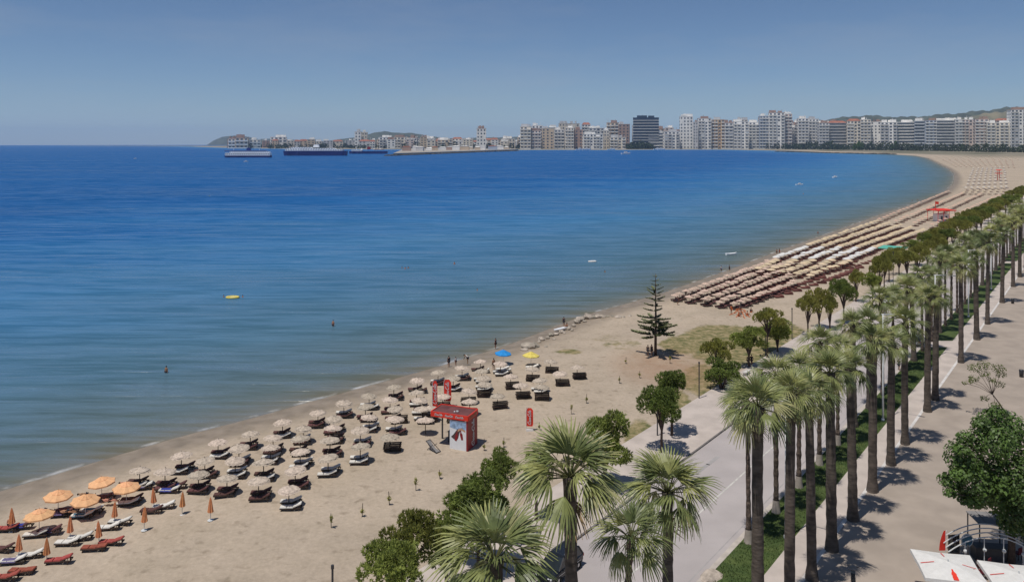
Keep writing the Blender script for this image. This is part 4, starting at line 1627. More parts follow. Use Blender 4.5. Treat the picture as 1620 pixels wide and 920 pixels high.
# ------------------------------------------------------------------ script lettering (strokes)
GLY = {
    'C': (1.75, [[(1.55, 1.35), (1.62, 1.75), (1.30, 2.05), (0.85, 1.95), (0.40, 1.55), (0.12, 0.95), (0.15, 0.35), (0.50, 0.0), (1.0, 0.06), (1.45, 0.40)]]),
    'o': (0.95, [[(0.45, 1.0), (0.15, 0.75), (0.08, 0.35), (0.28, 0.02), (0.6, 0.08), (0.82, 0.45), (0.75, 0.85), (0.45, 1.0)]]),
    'c': (0.92, [[(0.80, 0.78), (0.66, 1.0), (0.35, 0.92), (0.10, 0.52), (0.18, 0.10), (0.50, 0.0), (0.88, 0.30)]]),
    'a': (1.02, [[(0.72, 0.86), (0.40, 1.0), (0.12, 0.66), (0.12, 0.2), (0.38, 0.02), (0.66, 0.36), (0.76, 1.0)], [(0.76, 1.0), (0.70, 0.3), (0.82, 0.02), (1.02, 0.26)]]),
    'l': (0.55, [[(0.04, 0.35), (0.30, 1.1), (0.42, 1.9), (0.26, 2.05), (0.12, 1.5), (0.12, 0.3), (0.28, 0.0), (0.52, 0.28)]]),
    '-': (0.55, [[(0.02, 0.55), (0.5, 0.62)]]),
}


def script_mesh(text, width, stroke, thick=0.012, mat=None):
    """centred lettering in the XY plane, +Z towards the reader"""
    x = 0
    strokes = []
    for ch in text:
        w, st = GLY[ch]
        for s in st:
            strokes.append([(x + px + 0.22 * py, py) for px, py in s])
        x += w + 0.02
    k = width / (x + 0.2)
    mb = MB()
    for s in strokes:
        P = [Vector(((px - x / 2 - 0.1) * k, (py - 0.8) * k, 0)) for px, py in s]
        # smooth the stroke
        for _ in range(2):
            Q = [P[0]]
            for a, b in zip(P[:-1], P[1:]):
                Q += [a.lerp(b, 0.25), a.lerp(b, 0.75)]
            Q.append(P[-1])
            P = Q
        for a, b in zip(P[:-1], P[1:]):
            d = (b - a)
            if d.length < 1e-6:
                continue
            d.normalize()
            n = Vector((-d.y, d.x, 0)) * (stroke / 2)
            a2 = a - d * stroke * 0.15
            b2 = b + d * stroke * 0.15
            z = Vector((0, 0, thick))
            mb.quad(a2 - n + z, b2 - n + z, b2 + n + z, a2 + n + z)
    return mb.mesh("lettering", mat or M['print_white'])


def place_sign(o, origin, xdir, ydir):
    xd = Vector(xdir).normalized()
    yd = Vector(ydir).normalized()
    zd = xd.cross(yd)
    o.matrix_local = Matrix.Translation(origin) @ Matrix((xd, yd, zd)).transposed().to_4x4()


# ------------------------------------------------------------------ drinks kiosk
def kiosk():
    p0 = G(740, 714)
    ang = math.atan2(0.37, -0.93)          # local +X runs along the front towards the sea
    t = thing("drinks_kiosk", "red and white drinks kiosk with white script lettering on its side", "kiosk", p0, ang)
    # local: X along front (0..4.3), Y = -depth direction; the side wall runs from origin towards -Y
    D = 2.5
    Lf = 4.35
    Ht = 3.8
    mb = MB()
    mb.box((0.09, -D / 2, 1.65), (0.18, D, 3.3))
    side = link("side_wall", mb.mesh("side_wall", M['cola_wine']), t)
    o = link("lettering", script_mesh("Coca-Cola", 2.95, 0.15), side)
    place_sign(o, (-0.012, -D / 2 - 0.12, 1.62), (0, 0, 1), (0, 1, 0))
    mb = MB()
    mb.box((1.16, 0.05 - 0.14, 1.55), (1.96, 0.16, 3.1))
    fp = link("front_panel", mb.mesh("front_panel", M['print_white']), t)
    # printed picture: sky band, figure shapes and two bottles
    def flat(name, poly, mat, z=0.006):
        m2 = MB()
        n = len(poly)
        for x, y in poly:
            m2.v.append((x, y, 0))
        m2.f.append(tuple(range(n)))
        m2.mi.append(0)
        ob = link(name, m2.mesh(name, mat), fp)
        place_sign(ob, (2.14, -0.01 + z, 0), (-1, 0, 0), (0, 0, 1))
    flat("printed_sky", [(0.02, 2.35), (1.0, 2.15), (1.94, 2.25), (1.94, 3.05), (0.02, 3.05)], M['print_blue'], 0.004)
    flat("printed_glass", [(0.15, 1.35), (0.45, 1.15), (0.82, 0.98), (1.02, 1.3), (1.12, 1.75), (1.3, 2.15), (0.95, 2.28), (0.72, 2.0), (0.45, 1.62)], M['print_dark'], 0.008)
    flat("printed_hand", [(0.95, 1.95), (1.3, 2.2), (1.85, 2.0), (1.85, 2.18), (1.35, 2.42), (0.95, 2.2)], M['print_tan'], 0.010)
    flat("printed_bottle", [(0.58, 1.0), (0.80, 0.92), (0.98, 1.5), (0.90, 1.72), (0.94, 1.98), (0.84, 2.0), (0.78, 1.75), (0.66, 1.6)], M['cola_wine'], 0.012)
    flat("printed_bottle", [(1.38, 1.12), (1.60, 1.16), (1.52, 1.75), (1.38, 1.92), (1.36, 2.18), (1.26, 2.16), (1.26, 1.9), (1.2, 1.7)], M['cola_wine'], 0.012)
    mb = MB()
    mb.box((Lf - 0.12, -D + 0.1, 1.62), (0.14, 0.14, 3.3))
    link("post", mb.mesh("post", M['metal_dark']), t)
    mb = MB()
    mb.box((2.75, -D + 0.5, 0.55), (0.9, 0.5, 1.1))
    mb.box((2.75, -D + 0.5, 1.13), (1.0, 0.6, 0.06))
    link("counter", mb.mesh("counter", M['metal_dark']), t)
    mb = MB()
    for a, b in (((Lf / 2, 0.03), (Lf + 0.1, 0.10)), ((Lf / 2, -D - 0.03), (Lf + 0.1, 0.10))):
        mb.box((a[0], a[1], Ht - 0.27), (b[0], b[1], 0.54))
    for x in (-0.05, Lf + 0.05):
        mb.box((x, -D / 2, Ht - 0.272), (0.10, D - 0.05, 0.535))
    fa = link("fascia", mb.mesh("fascia", M['cola_red']), t)
    for x in (0.95, 2.2, 3.45):
        o = link("lettering", script_mesh("Coca-Cola", 0.95, 0.06), fa)
        place_sign(o, (x, 0.082, Ht - 0.26), (-1, 0, 0), (0, 0, 1))
    o = link("lettering", script_mesh("Coca-Cola", 1.7, 0.09, mat=M['print_tan']), fa)
    place_sign(o, (-0.105, -D / 2, Ht - 0.28), (0, -1, 0), (0, 0, 1))
    mb = MB()
    mb.box((Lf / 2, -D / 2, Ht - 0.10), (Lf - 0.02, D - 0.02, 0.06))
    rf = link("roof", mb.mesh("roof", M['roof_red']), t)
    mb = MB()
    mb.box((1.7, -1.0, Ht - 0.02), (0.25, 0.18, 0.12))
    mb.ball((1.9, -0.7, Ht), 0.10, 8, 6)
    link("roof_lamp", mb.mesh("roof_lamp", M['metal_white']), rf)
    # deck chair leaning in front of the counter
    p = p0 + Vector((-0.93, 0.37, 0)) * 3.6 + Vector((-0.4, -1.0, 0))
    c = thing("deck_chair", "grey folding deck chair set out beside the red kiosk", "deck chair", p, 2.4)
    mb = MB()
    for yv in (-0.3, 0.3):
        mb.beam((-0.9, yv, 0.06), (0.8, yv, 0.9), 0.05)
        mb.beam((-0.3, yv, 0.75), (0.6, yv, 0.03), 0.05)
    mb.beam((-0.9, -0.3, 0.06), (-0.9, 0.3, 0.06), 0.05)
    mb.beam((0.8, -0.3, 0.9), (0.8, 0.3, 0.9), 0.05)
    link("frame", mb.mesh("frame", M['metal_dark']), c)
    mb = MB()
    for i in range(6):
        a, b = i / 6, (i + 1) / 6
        f = lambda s: (-0.85 + 1.6 * s, 0.10 + 0.78 * s - 0.25 * math.sin(math.pi * s))
        mb.quad((f(a)[0], -0.28, f(a)[1]), (f(b)[0], -0.28, f(b)[1]), (f(b)[0], 0.28, f(b)[1]), (f(a)[0], 0.28, f(a)[1]))
    link("seat", mb.mesh("seat", M['slate_awning']), c)


kiosk()


def banner(u, v, vtop, label, wid=0.75, base=True):
    p = G(u, v)
    hgt = (v - vtop) * p.y / FPX
    t = thing("banner_flag", label, "flag", p, -0.12, "red script banners near the kiosk")
    mb = MB()
    mb.tube([(-wid / 2, 0, 0), (-wid / 2, 0, hgt * 0.9), (-wid / 2 + 0.15, 0, hgt)], 0.03, 6)
    link("pole", mb.mesh("pole", M['metal_white']), t)
    z0, z1 = hgt * 0.20, hgt
    mb = MB()
    n = 8
    for i in range(n):
        a = z0 + (z1 - z0) * i / n
        b = z0 + (z1 - z0) * (i + 1) / n
        def w_at(z):
            tt = (z - z0) / (z1 - z0)
            return wid * (0.9 if tt < 0.04 else 1.0) * (1.0 if tt < 0.88 else 0.72 if tt > 0.97 else 0.92)
        ya = 0.05 * math.sin(i * 0.9)
        yb = 0.05 * math.sin((i + 1) * 0.9)
        mb.quad((-wid / 2 + 0.02, 0, a), (-wid / 2 + w_at(a), ya, a), (-wid / 2 + w_at(b), yb, b), (-wid / 2 + 0.02, 0, b))
    cl = link("cloth", mb.mesh("cloth", M['cola_red']), t)
    o = link("lettering", script_mesh("Coca-Cola", (z1 - z0) * 0.8, 0.075), cl)
    place_sign(o, (0.0, -0.075, (z0 + z1) / 2), (0, 0, 1), (-1, 0, 0))
    mb = MB()
    mb.box((0, 0, 0.10), (0.9, 0.5, 0.2), 0.2, 0.85)
    link("foot", mb.mesh("foot", M['kerb_white' if base else 'kerb_dark']), t)


banner(688, 653, 602, "narrow red banner with white script, seaward one behind the kiosk", 0.62)
banner(708, 643, 600, "broad red banner with white script, landward one behind the kiosk", 0.95)
banner(838, 681, 645, "red banner with white script standing alone on the sand right of the kiosk", 0.80)

# ------------------------------------------------------------------ posts, lamps, stakes
def lamp_post(p, hgt, label, arm=True):
    t = thing("street_lamp", label, "street lamp", p, ROAD_ANG - math.pi / 2, "white street lamps on the lawn")
    mb = MB()
    mb.tube([(0, 0, 0), (0, 0, hgt * 0.3), (0, 0, hgt)], [0.12, 0.10, 0.07], 8)
    mb.lathe([(0.0, 0.25), (0.17, 0.24), (0.19, 0)], 8)
    link("pole", mb.mesh("pole", M['metal_white'], True), t)
    mb = MB()
    mb.tube([(-0.2, 0, hgt - 0.1), (1.0, 0, hgt + 0.05), (2.3, 0, hgt + 0.12)], 0.05, 6)
    link("arm", mb.mesh("arm", M['metal_white']), t)
    mb = MB()
    mb.box((2.5, 0, hgt + 0.10), (0.7, 0.26, 0.10), 0, 0.8)
    link("lamp_head", mb.mesh("lamp_head", M['metal_white']), t)


for i, y in enumerate((65.7, 93.5, 121, 149, 177)):
    lamp_post(on_line(-0.823, y, 0.12), 12.6 if i else 10.5, "tall white street lamp among the palms, " + ordinal(i) + " along the lawn")


def dark_post(u, v, vtop, label):
    p = G(u, v)
    hgt = (v - vtop) * p.y / FPX
    t = thing("lamp_pole", label, "lamp post", p, 0, "dark posts along the seaside pavement")
    mb = MB()
    mb.tube([(0, 0, -0.2), (0, 0, hgt - 0.25)], 0.075, 8)
    link("pole", mb.mesh("pole", M['metal_dark']), t)
    mb = MB()
    mb.tube([(0, 0, hgt - 0.25), (0, 0, hgt)], 0.11, 8)
    link("lamp_head", mb.mesh("lamp_head", M['metal_dark']), t)


for u, v, vt, lab in ((1106, 631, 572, "slim dark post at the pavement edge beside the low broad pine"), (1211, 562, 512, "slim dark post behind the sparse olive pine"),
                      (1253, 536, 487, "slim dark post at the grass corner near the slim pines"), (1040, 690, 637, "slim dark post touching the clear-trunked pine's crown"),
                      (711, 862, 786, "slim dark post left of the big bushy pine"), (1413, 457, 398, "dark post under the teal canopy"), (526, 985, 893, "dark post cut by the bottom picture edge on the sand"),
                      (1172, 497, 478, "short dark post amid the orange play frame")):
    dark_post(u, v, vt, lab)

stk = MB()
stk.tube([(0, 0, -0.1), (0.02, 0, 0.95)], [0.035, 0.03], 6)
STAKE = stk.mesh("stake", M['wood_post'])
stk = MB()
rs = random.Random(4)
for i in range(46):
    d = Vector((rs.uniform(-1, 1), rs.uniform(-1, 1), rs.uniform(0.1, 1))).normalized()
    p = Vector((rs.uniform(-.12, .12), rs.uniform(-.12, .12), 0.6 + rs.uniform(-.1, .35)))
    n = d.cross(Vector((0.3, 0.5, 1))).normalized() * 0.05
    stk.tri(p - n, p + n, p + d * rs.uniform(0.2, 0.34))
SPRIG = stk.mesh("leaves", M['needles_olive'])
for i, (u, v) in enumerate(((524, 835), (573, 816), (616, 798), (658, 776), (696, 757), (766, 712), (797, 707), (853, 680), (904, 655), (928, 638), (980, 606), (1012, 597), (1060, 575), (990, 575))):
    p = G(u, v)
    t = thing("staked_sapling", "tiny sapling tied to a stake in the bare sand, " + ordinal(i) + " of the line", "sapling", p, random.uniform(0, 6), "staked saplings in the sand")
    link("stake", STAKE, t, (0, 0, 0), (random.uniform(-.05, .05), random.uniform(-.05, .05), 0), (1, 1, random.uniform(0.85, 1.35)))
    link("leaves", SPRIG, t, (0, 0, 0), (0, 0, random.uniform(0, 6)), (0.9, 0.9, random.uniform(0.5, 1.2)))

# ------------------------------------------------------------------ boulders by the shore
def boulder_mesh(seed):
    rs = random.Random(seed)
    bm = bmesh.new()
    bmesh.ops.create_icosphere(bm, subdivisions=2, radius=1)
    ax = Vector((rs.uniform(.8, 1.3), rs.uniform(.7, 1.1), rs.uniform(.5, .75)))
    ph = [Vector((rs.uniform(-2, 2), rs.uniform(-2, 2), rs.uniform(-2, 2))) for _ in range(4)]
    for v in bm.verts:
        k = 1 + sum(0.10 * math.sin(v.co.dot(q) * 2.2 + i) for i, q in enumerate(ph)) + rs.uniform(-.05, .05)
        v.co = Vector((v.co.x * ax.x, v.co.y * ax.y, v.co.z * ax.z)) * k
    me = bpy.data.meshes.new("boulder")
    bm.to_mesh(me)
    bm.free()
    me.materials.append(M['rock'])
    return me


BLD = [boulder_mesh(i) for i in range(5)]
rk = [(836, 548, 11), (846, 547, 9), (829, 552, 5), (857, 536, 6), (853, 540, 4), (866, 533, 4), (872, 529, 5), (880, 527, 4), (889, 524, 5), (900, 519, 5), (908, 514, 4), (913, 508, 6), (917, 504, 6), (921, 503, 5), (930, 501, 9), (938, 501, 5), (946, 501, 6),
      (953, 500, 5), (961, 500, 4), (969, 500, 4), (978, 502, 6), (985, 502, 5), (876, 535, 3), (893, 526, 3), (905, 521, 3), (863, 548, 4), (840, 556, 4), (925, 507, 3), (996, 500, 4), (870, 545, 3)]
for i, (u, v, r_) in enumerate(rk):
    p = G(u, v)
    s = r_ * p.y / FPX * 0.95
    o = link("boulder", BLD[i % 5], None, (p.x, p.y, -0.12 + s * 0.2), (0, 0, random.uniform(0, 6)), (s, s, s * random.uniform(0.8, 1.1)))
    size = "big pale" if r_ >= 8 else ("pale" if r_ >= 5 else "small pale")
    tag(o, size + " boulder at the water's edge, " + ordinal(i) + " listed from the yellow umbrella", "boulder", "boulders along the shore")
bb = link("boulder", BLD[2], None, G(1124, 912, 0.15), (0.1, 0, 0.6), (0.75, 0.6, 0.6))
tag(bb, "brown grey boulder lying where the lawn strip meets the kerb", "boulder")

# ------------------------------------------------------------------ people
def skin_mesh(name, verts, edges, radii, mat, sub=1, root=0):
    me = bpy.data.meshes.new(name + "_cage")
    me.from_pydata(verts, edges, [])
    ob = bpy.data.objects.new(name + "_cage", me)
    COL.objects.link(ob)
    ob.modifiers.new("s", 'SKIN')
    sv = me.skin_vertices[0].data
    for i, r in enumerate(radii):
        sv[i].radius = (r, r) if not hasattr(r, '__len__') else r
        sv[i].use_root = (i == root)
    m = ob.modifiers.new("d", 'SUBSURF')
    m.levels = sub
    m.render_levels = sub
    dg = bpy.context.evaluated_depsgraph_get()
    dg.update()
    out = bpy.data.meshes.new_from_object(ob.evaluated_get(dg))
    out.name = name
    bpy.data.objects.remove(ob)
    bpy.data.meshes.remove(me)
    out.materials.clear()
    out.materials.append(mat)
    out.polygons.foreach_set("use_smooth", [True] * len(out.polygons))
    return out


def figure(pose):
    """1.72 m adult, facing -Y; returns body, shorts, top, hair meshes"""
    J = dict(pelvis=(0, 0, .93), waist=(0, 0, 1.08), chest=(0, 0, 1.30), neck=(0, 0, 1.46), head=(0, -.01, 1.58), crown=(0, 0, 1.69), nose=(0, -.10, 1.585),
             shL=(.18, 0, 1.40), elL=(.25, .02, 1.13), wrL=(.26, -.06, .90), haL=(.26, -.08, .83), shR=(-.18, 0, 1.40), elR=(-.25, .02, 1.13), wrR=(-.26, -.06, .90), haR=(-.26, -.08, .83),
             hiL=(.095, 0, .88), knL=(.105, -.02, .49), anL=(.11, .02, .09), toL=(.12, -.15, .03), hiR=(-.095, 0, .88), knR=(-.105, -.02, .49), anR=(-.11, .02, .09), toR=(-.12, -.15, .03))
    if pose == 'walk':
        J.update(knL=(.10, -.16, .50), anL=(.10, -.22, .10), toL=(.10, -.38, .05), knR=(-.10, .06, .49), anR=(-.10, .30, .14), toR=(-.10, .20, .03), elL=(.24, .12, 1.15), wrL=(.25, .08, .92), haL=(.25, .05, .86), elR=(-.24, -.08, 1.14), wrR=(-.24, -.24, .96), haR=(-.24, -.29, .92))
    elif pose == 'bend':
        J.update(waist=(0, -.10, 1.06), chest=(0, -.30, 1.18), neck=(0, -.42, 1.25), head=(0, -.53, 1.27), crown=(0, -.62, 1.33), nose=(0, -.60, 1.19), shL=(.18, -.36, 1.22), shR=(-.18, -.36, 1.22), elL=(.22, -.45, .97), elR=(-.22, -.45, .97), wrL=(.18, -.55, .78), wrR=(-.18, -.55, .78), haL=(.17, -.58, .71), haR=(-.17, -.58, .71))
    elif pose == 'sit':
        J.update(pelvis=(0, 0, .14), waist=(0, .03, .29), chest=(0, .02, .50), neck=(0, -.02, .66), head=(0, -.05, .78), crown=(0, -.05, .89), nose=(0, -.15, .78), shL=(.18, .0, .60), shR=(-.18, .0, .60), elL=(.26, -.12, .38), elR=(-.26, -.12, .38), wrL=(.18, -.32, .42), wrR=(-.18, -.32, .42), haL=(.15, -.38, .44), haR=(-.15, -.38, .44),
                 hiL=(.10, -.05, .12), hiR=(-.10, -.05, .12), knL=(.14, -.40, .44), knR=(-.14, -.40, .44), anL=(.13, -.60, .08), anR=(-.13, -.60, .08), toL=(.14, -.76, .04), toR=(-.14, -.76, .04))
    names = list(J)
    idx = {n: i for i, n in enumerate(names)}
    rad = dict(pelvis=.14, waist=.12, chest=.145, neck=.058, head=.095, crown=.055, nose=.022, shL=.062, elL=.042, wrL=.032, haL=.034, shR=.062, elR=.042, wrR=.032, haR=.034,
               hiL=.095, knL=.062, anL=.042, toL=.030, hiR=.095, knR=.062, anR=.042, toR=.030)
    E = [("pelvis", "waist"), ("waist", "chest"), ("chest", "neck"), ("neck", "head"), ("head", "crown"), ("head", "nose"), ("chest", "shL"), ("shL", "elL"), ("elL", "wrL"), ("wrL", "haL"), ("chest", "shR"), ("shR", "elR"), ("elR", "wrR"), ("wrR", "haR"),
         ("pelvis", "hiL"), ("hiL", "knL"), ("knL", "anL"), ("anL", "toL"), ("pelvis", "hiR"), ("hiR", "knR"), ("knR", "anR"), ("anR", "toR")]
    V = [J[n] for n in names]
    Rr = [rad[n] for n in names]
    EE = [(idx[a], idx[b]) for a, b in E]
    # five fingers per hand
    for s, side in ((1, 'L'), (-1, 'R')):
        h = Vector(J['ha' + side])
        w = Vector(J['wr' + side])
        d = (h - w).normalized()
        x = Vector((0, 1, 0)) if abs(d.y) < 0.8 else Vector((0, 0, 1))
        for k, (o, L) in enumerate(((-.027, .062), (-.009, .074), (.009, .078), (.027, .068), (.04, .045))):
            a = h + x * o * 1.0 + d * (.01 if k < 4 else -.02)
            b = a + d * L * (1.0 if k < 4 else 0.6) + (x * .03 if k == 4 else Vector((-.012 * s, 0, 0)))
            V += [tuple(a), tuple(b)]
            Rr += [.009, .008]
            n = len(V)
            EE += [(idx['ha' + side], n - 2), (n - 2, n - 1)]
    body = skin_mesh("body", V, EE, Rr, M['skin'])
    def sub(keep, grow, name, mat):
        kk = [n for n in keep]
        ii = {n: i for i, n in enumerate(kk)}
        es = [(ii[a], ii[b]) for a, b in E if a in ii and b in ii]
        return skin_mesh(name, [J[n] for n in kk], es, [rad[n] * grow for n in kk], mat, 1, 0)
    J2 = dict(J)
    for s in 'LR':
        J['hi' + s] = J2['hi' + s]
        mid = Vector(J2['hi' + s]).lerp(Vector(J2['kn' + s]), 0.5)
        J['kn' + s] = tuple(mid)
    rad['knL'] = rad['knR'] = .085
    shorts = ["pelvis", "hiL", "knL", "hiR", "knR"]
    cl = {}
    for c in ('dark', 'blue', 'orange', 'white', 'red'):
        cl['shorts_' + c] = sub(shorts, 1.16, "shorts", M['cloth_' + c])
    for s in 'LR':
        J['el' + s] = tuple(Vector(J2['sh' + s]).lerp(Vector(J2['el' + s]), 0.55))
    rad['elL'] = rad['elR'] = .055
    for c in ('dark', 'white', 'orange', 'red'):
        cl['shirt_' + c] = sub(["chest", "waist", "pelvis", "shL", "elL", "shR", "elR"], 1.16, "shirt", M['cloth_' + c])
    hd = Vector(J['head'])
    cr = Vector(J['crown'])
    mb = MB()
    c = hd.lerp(cr, 0.62) + Vector((0, 0.02, 0.01))
    mb.ball(c, 0.108, 10, 7, 0.05, (0.95, 1.0, 0.85))
    cl['hair'] = mb.mesh("hair", M['hair'], True)
    return body, cl


POSES = {p: figure(p) for p in ('stand', 'walk', 'bend', 'sit')}


def person(pos, pose, face, label, shorts='dark', shirt=None, scale=1.0, group="people on the beach", tilt=0.0):
    body, cl = POSES[pose]
    t = thing("person", label, "person", pos, face, group, scale)
    if tilt:
        t.rotation_euler = (tilt, 0, face)
    b = link("body", body, t)
    link("hair", cl['hair'], t)
    link("shorts", cl['shorts_' + shorts], t)
    if shirt:
        link("shirt", cl['shirt_' + shirt], t)
    return t


P = [(710, 576, 'stand', 'dark', 'dark', 0, "person in dark clothes standing at the waterline, furthest into the wash"), (721, 578, 'stand', 'dark', 'white', 0, "shorter person in a white top beside the dark-clad person at the waterline"),
     (740, 575, 'bend', 'dark', 'white', 0, "person bending over at the waterline past the white-topped one"), (784, 547, 'stand', 'dark', 'dark', 0, "lone dark figure walking in the shallows before the blue umbrella"),
     (781, 585, 'stand', 'dark', None, 0, "bare-chested person in dark shorts standing by the blue umbrella"), (892, 516, 'stand', 'dark', 'dark', 0, "dark figure standing on the shore by the long board"),
     (897, 518, 'sit', 'dark', None, 0, "person sitting on the rocks beside the standing dark figure"), (1025, 563, 'stand', 'dark', 'dark', 0, "dark-clad person under the tiered conifer, further from its trunk"),
     (1031, 562, 'stand', 'dark', 'dark', 0, "dark-clad person under the tiered conifer, closer to its trunk"), (1184, 580, 'walk', 'dark', 'dark', 0, "dark-clad stroller on the pavement, seaward one of the couple"),
     (1189, 579, 'walk', 'dark', 'dark', 0, "dark-clad stroller on the pavement, landward one of the couple"), (1141, 425, 'stand', 'blue', 'white', 0, "wader with a pale top off the thatch field"),
     (1154, 424, 'stand', 'dark', 'dark', 0, "dark wader off the thatch field"), (1229, 403, 'stand', 'dark', None, 0, "bather standing at the edge before the white umbrellas, seaward one"),
     (1233, 402, 'stand', 'red', None, 0, "bather standing at the edge before the white umbrellas, landward one"), (1422, 586, 'walk', 'dark', 'dark', 0, "dark-clad person crossing beside the lawn between palm trunks"),
     (1157, 496, 'stand', 'orange', 'orange', 0, "person in orange standing at the orange play frame"), (1085, 470, 'stand', 'dark', None, 0, "bather standing at the near corner of the thatch field"), (1072, 482, 'stand', 'dark', 'dark', 0, "dark figure by the red loungers beside the conifer"),
     (16, 832, 'sit', 'dark', None, 0, "sunbather sitting under the folded umbrella by the left edge")]
for u, v, pose, sh, st, z, lab in P:
    p = G(u, v)
    if v < 580 and u < 800 and lab.find("wash") + lab.find("shallows") > -2:
        p.z = -0.45
    if lab.startswith(("wader", "dark wader")):
        p.z = -0.9
    person(p, pose, random.uniform(0, 6.28) if pose != 'walk' else ROAD_ANG + math.pi / 2, lab, sh, st, 1.0 if "shorter" not in lab else 0.75)
SW = [(263, 589, 0.75, "bather standing waist-deep nearest the lower left of the sea"), (527, 516, 0.55, "dark bather standing waist-deep in the middle of the near sea"), (755, 459, 1.25, "lone swimmer's head between the float and the shore"),
      (636, 424, 1.2, "swimmer, seaward one of the far trio"), (641, 425, 1.2, "swimmer, middle one of the far trio"), (646, 424, 1.25, "swimmer, landward one of the far trio"), (719, 418, 1.0, "swimmer beyond and right of the far trio"),
      (957, 430, 1.25, "swimmer just below the pale float"), (1271, 307, 1.0, "dark bather far out before the curve of the bay"), (1294, 369, 0.9, "dark bather close in, before the cream umbrellas"), (354, 470, 1.2, "swimmer left of the yellow float"),
      (384, 470, 1.2, "swimmer right of the yellow float"), (1443, 318, 0.9, "bather at the far edge beside another, seaward one"), (1452, 317, 0.9, "bather at the far edge beside another, landward one")]
for u, v, depth, lab in SW:
    p = G(u, v, SEA)
    p.z = SEA - depth
    person(p, 'stand', random.uniform(0, 6.28), lab, 'dark', None, 1.0, "bathers in the sea")
# sunbathers lying back on loungers
for u, v, lab in ((104, 813, "sunbather lying under the second orange umbrella"), (140, 815, "sunbather stretched on the teal towel"), (206, 797, "sunbather lying under the fifth orange umbrella"), (232, 770, "sunbather lying under the first thatched parasol"), (168, 788, "sunbather lying under the fourth orange umbrella")):
    p = G(u, v)
    p.z = 0.46
    person(p + Vector((-0.85, -0.25, 0)), 'stand', LANG + math.pi / 2, lab, 'dark', None, 0.95, "sunbathers on loungers", -1.50)

# float, boats and board
def dinghy(u, v, L, mat, label, name="inflatable_float", cat="float", w=0.5):
    p = G(u, v, SEA)
    p.z = SEA + 0.02
    t = thing(name, label, cat, p, random.uniform(-0.4, 0.4))
    mb = MB()
    n = 14
    ring = [(L / 2 * math.cos(2 * math.pi * k / n), L * w / 2 * math.sin(2 * math.pi * k / n), 0.12) for k in range(n + 1)]
    mb.tube(ring, 0.17 * min(1.6, L / 2.0), 8, False)
    link("tube", mb.mesh("tube", mat, True), t)
    mb = MB()
    mb.prism([(x * 0.9, y * 0.9) for x, y, z in ring[:-1]], 0.0, 0.1)
    link("floor", mb.mesh("floor", M['cloth_white']), t)


dinghy(368, 471, 2.6, M['canvas_yellow'], "yellow inflatable float among swimmers in the near sea", w=0.7)
dinghy(937, 414, 2.2, M['canvas_white'], "small pale inflatable off the shore boulders")


def boat(u, v, L, label, rot=0.2, cabin=True):
    p = G(u, v, SEA)
    p.z = SEA
    t = thing("motor_boat", label, "boat", p, rot, "small boats in the bay")
    mb = MB()
    sec = [(-0.5, 0.16, 0.02), (-0.2, 0.18, 0.0), (0.2, 0.15, 0.02), (0.42, 0.07, 0.05), (0.5, 0.0, 0.08)]
    for (x0, w0, z0), (x1, w1, z1) in zip(sec[:-1], sec[1:]):
        h = 0.13
        for s in (1, -1):
            a, b = (x0 * L, s * w0 * L, (h + z0) * L), (x1 * L, s * w1 * L, (h + z1) * L)
            c, d = (x1 * L, s * w1 * 0.6 * L, -0.03 * L), (x0 * L, s * w0 * 0.6 * L, -0.03 * L)
            mb.quad(a, b, c, d) if s > 0 else mb.quad(d, c, b, a)
        mb.quad((x0 * L, -w0 * L, (h + z0) * L), (x1 * L, -w1 * L, (h + z1) * L), (x1 * L, w1 * L, (h + z1) * L), (x0 * L, w0 * L, (h + z0) * L))
    mb.quad((-0.5 * L, -0.16 * L, 0.15 * L), (-0.5 * L, 0.16 * L, 0.15 * L), (-0.5 * L, 0.096 * L, -0.03 * L), (-0.5 * L, -0.096 * L, -0.03 * L))
    link("hull", mb.mesh("hull", M['ship_white']), t)
    if cabin:
        mb = MB()
        mb.box((0.0, 0, 0.22 * L), (0.38 * L, 0.22 * L, 0.14 * L), 0, 0.75)
        c = link("cabin", mb.mesh("cabin", M['ship_white']), t)
        mb = MB()
        mb.box((0.0, 0, 0.225 * L), (0.36 * L, 0.226 * L, 0.06 * L), 0, 0.9)
        link("window", mb.mesh("window", M['glass_far']), c)
    return t


boat(1157, 403, 3.6, "small white rowing boat close to the umbrella fields", 0.3, False)
boat(990, 244, 26, "white motor yacht at anchor in front of the far shore", 0.15)
boat(1265, 293, 6.0, "white speedboat lying off the curve of the bay", 0.1)
boat(1321, 281, 6.0, "white skiff further up the bay than the speedboat", 0.5)
boat(389, 256, 8.0, "tiny white launch below the white ferry", 0.1)
boat(214, 251, 6.0, "tiny white boat alone far out on the open sea", 0.1)
for i, (u, v) in enumerate(((917, 237.4), (928, 237.5), (967, 237.4), (1040, 237.2), (1046, 237.3))):
    boat(u, v, 34, "moored white boat by the far shore, " + ordinal(i) + " towards the glass tower", 0.05)
p0 = G(888, 520)
t = thing("long_board", "long pale board lying on the shore by the dark figure", "board", (p0.x, p0.y, 0.0), 0.75)
mb = MB()
mb.prism([(-1.9, 0), (-1.6, 0.25), (-0.5, 0.38), (1.2, 0.34), (1.8, 0.15), (1.95, 0), (1.8, -0.15), (1.2, -0.34), (-0.5, -0.38), (-1.6, -0.25)], 0.05, 0.17)
link("deck", mb.mesh("deck", M['print_white']), t)
mb = MB()
mb.box((-1.4, 0, -0.02), (0.25, 0.03, 0.14))
link("fin", mb.mesh("fin", M['metal_dark']), t)

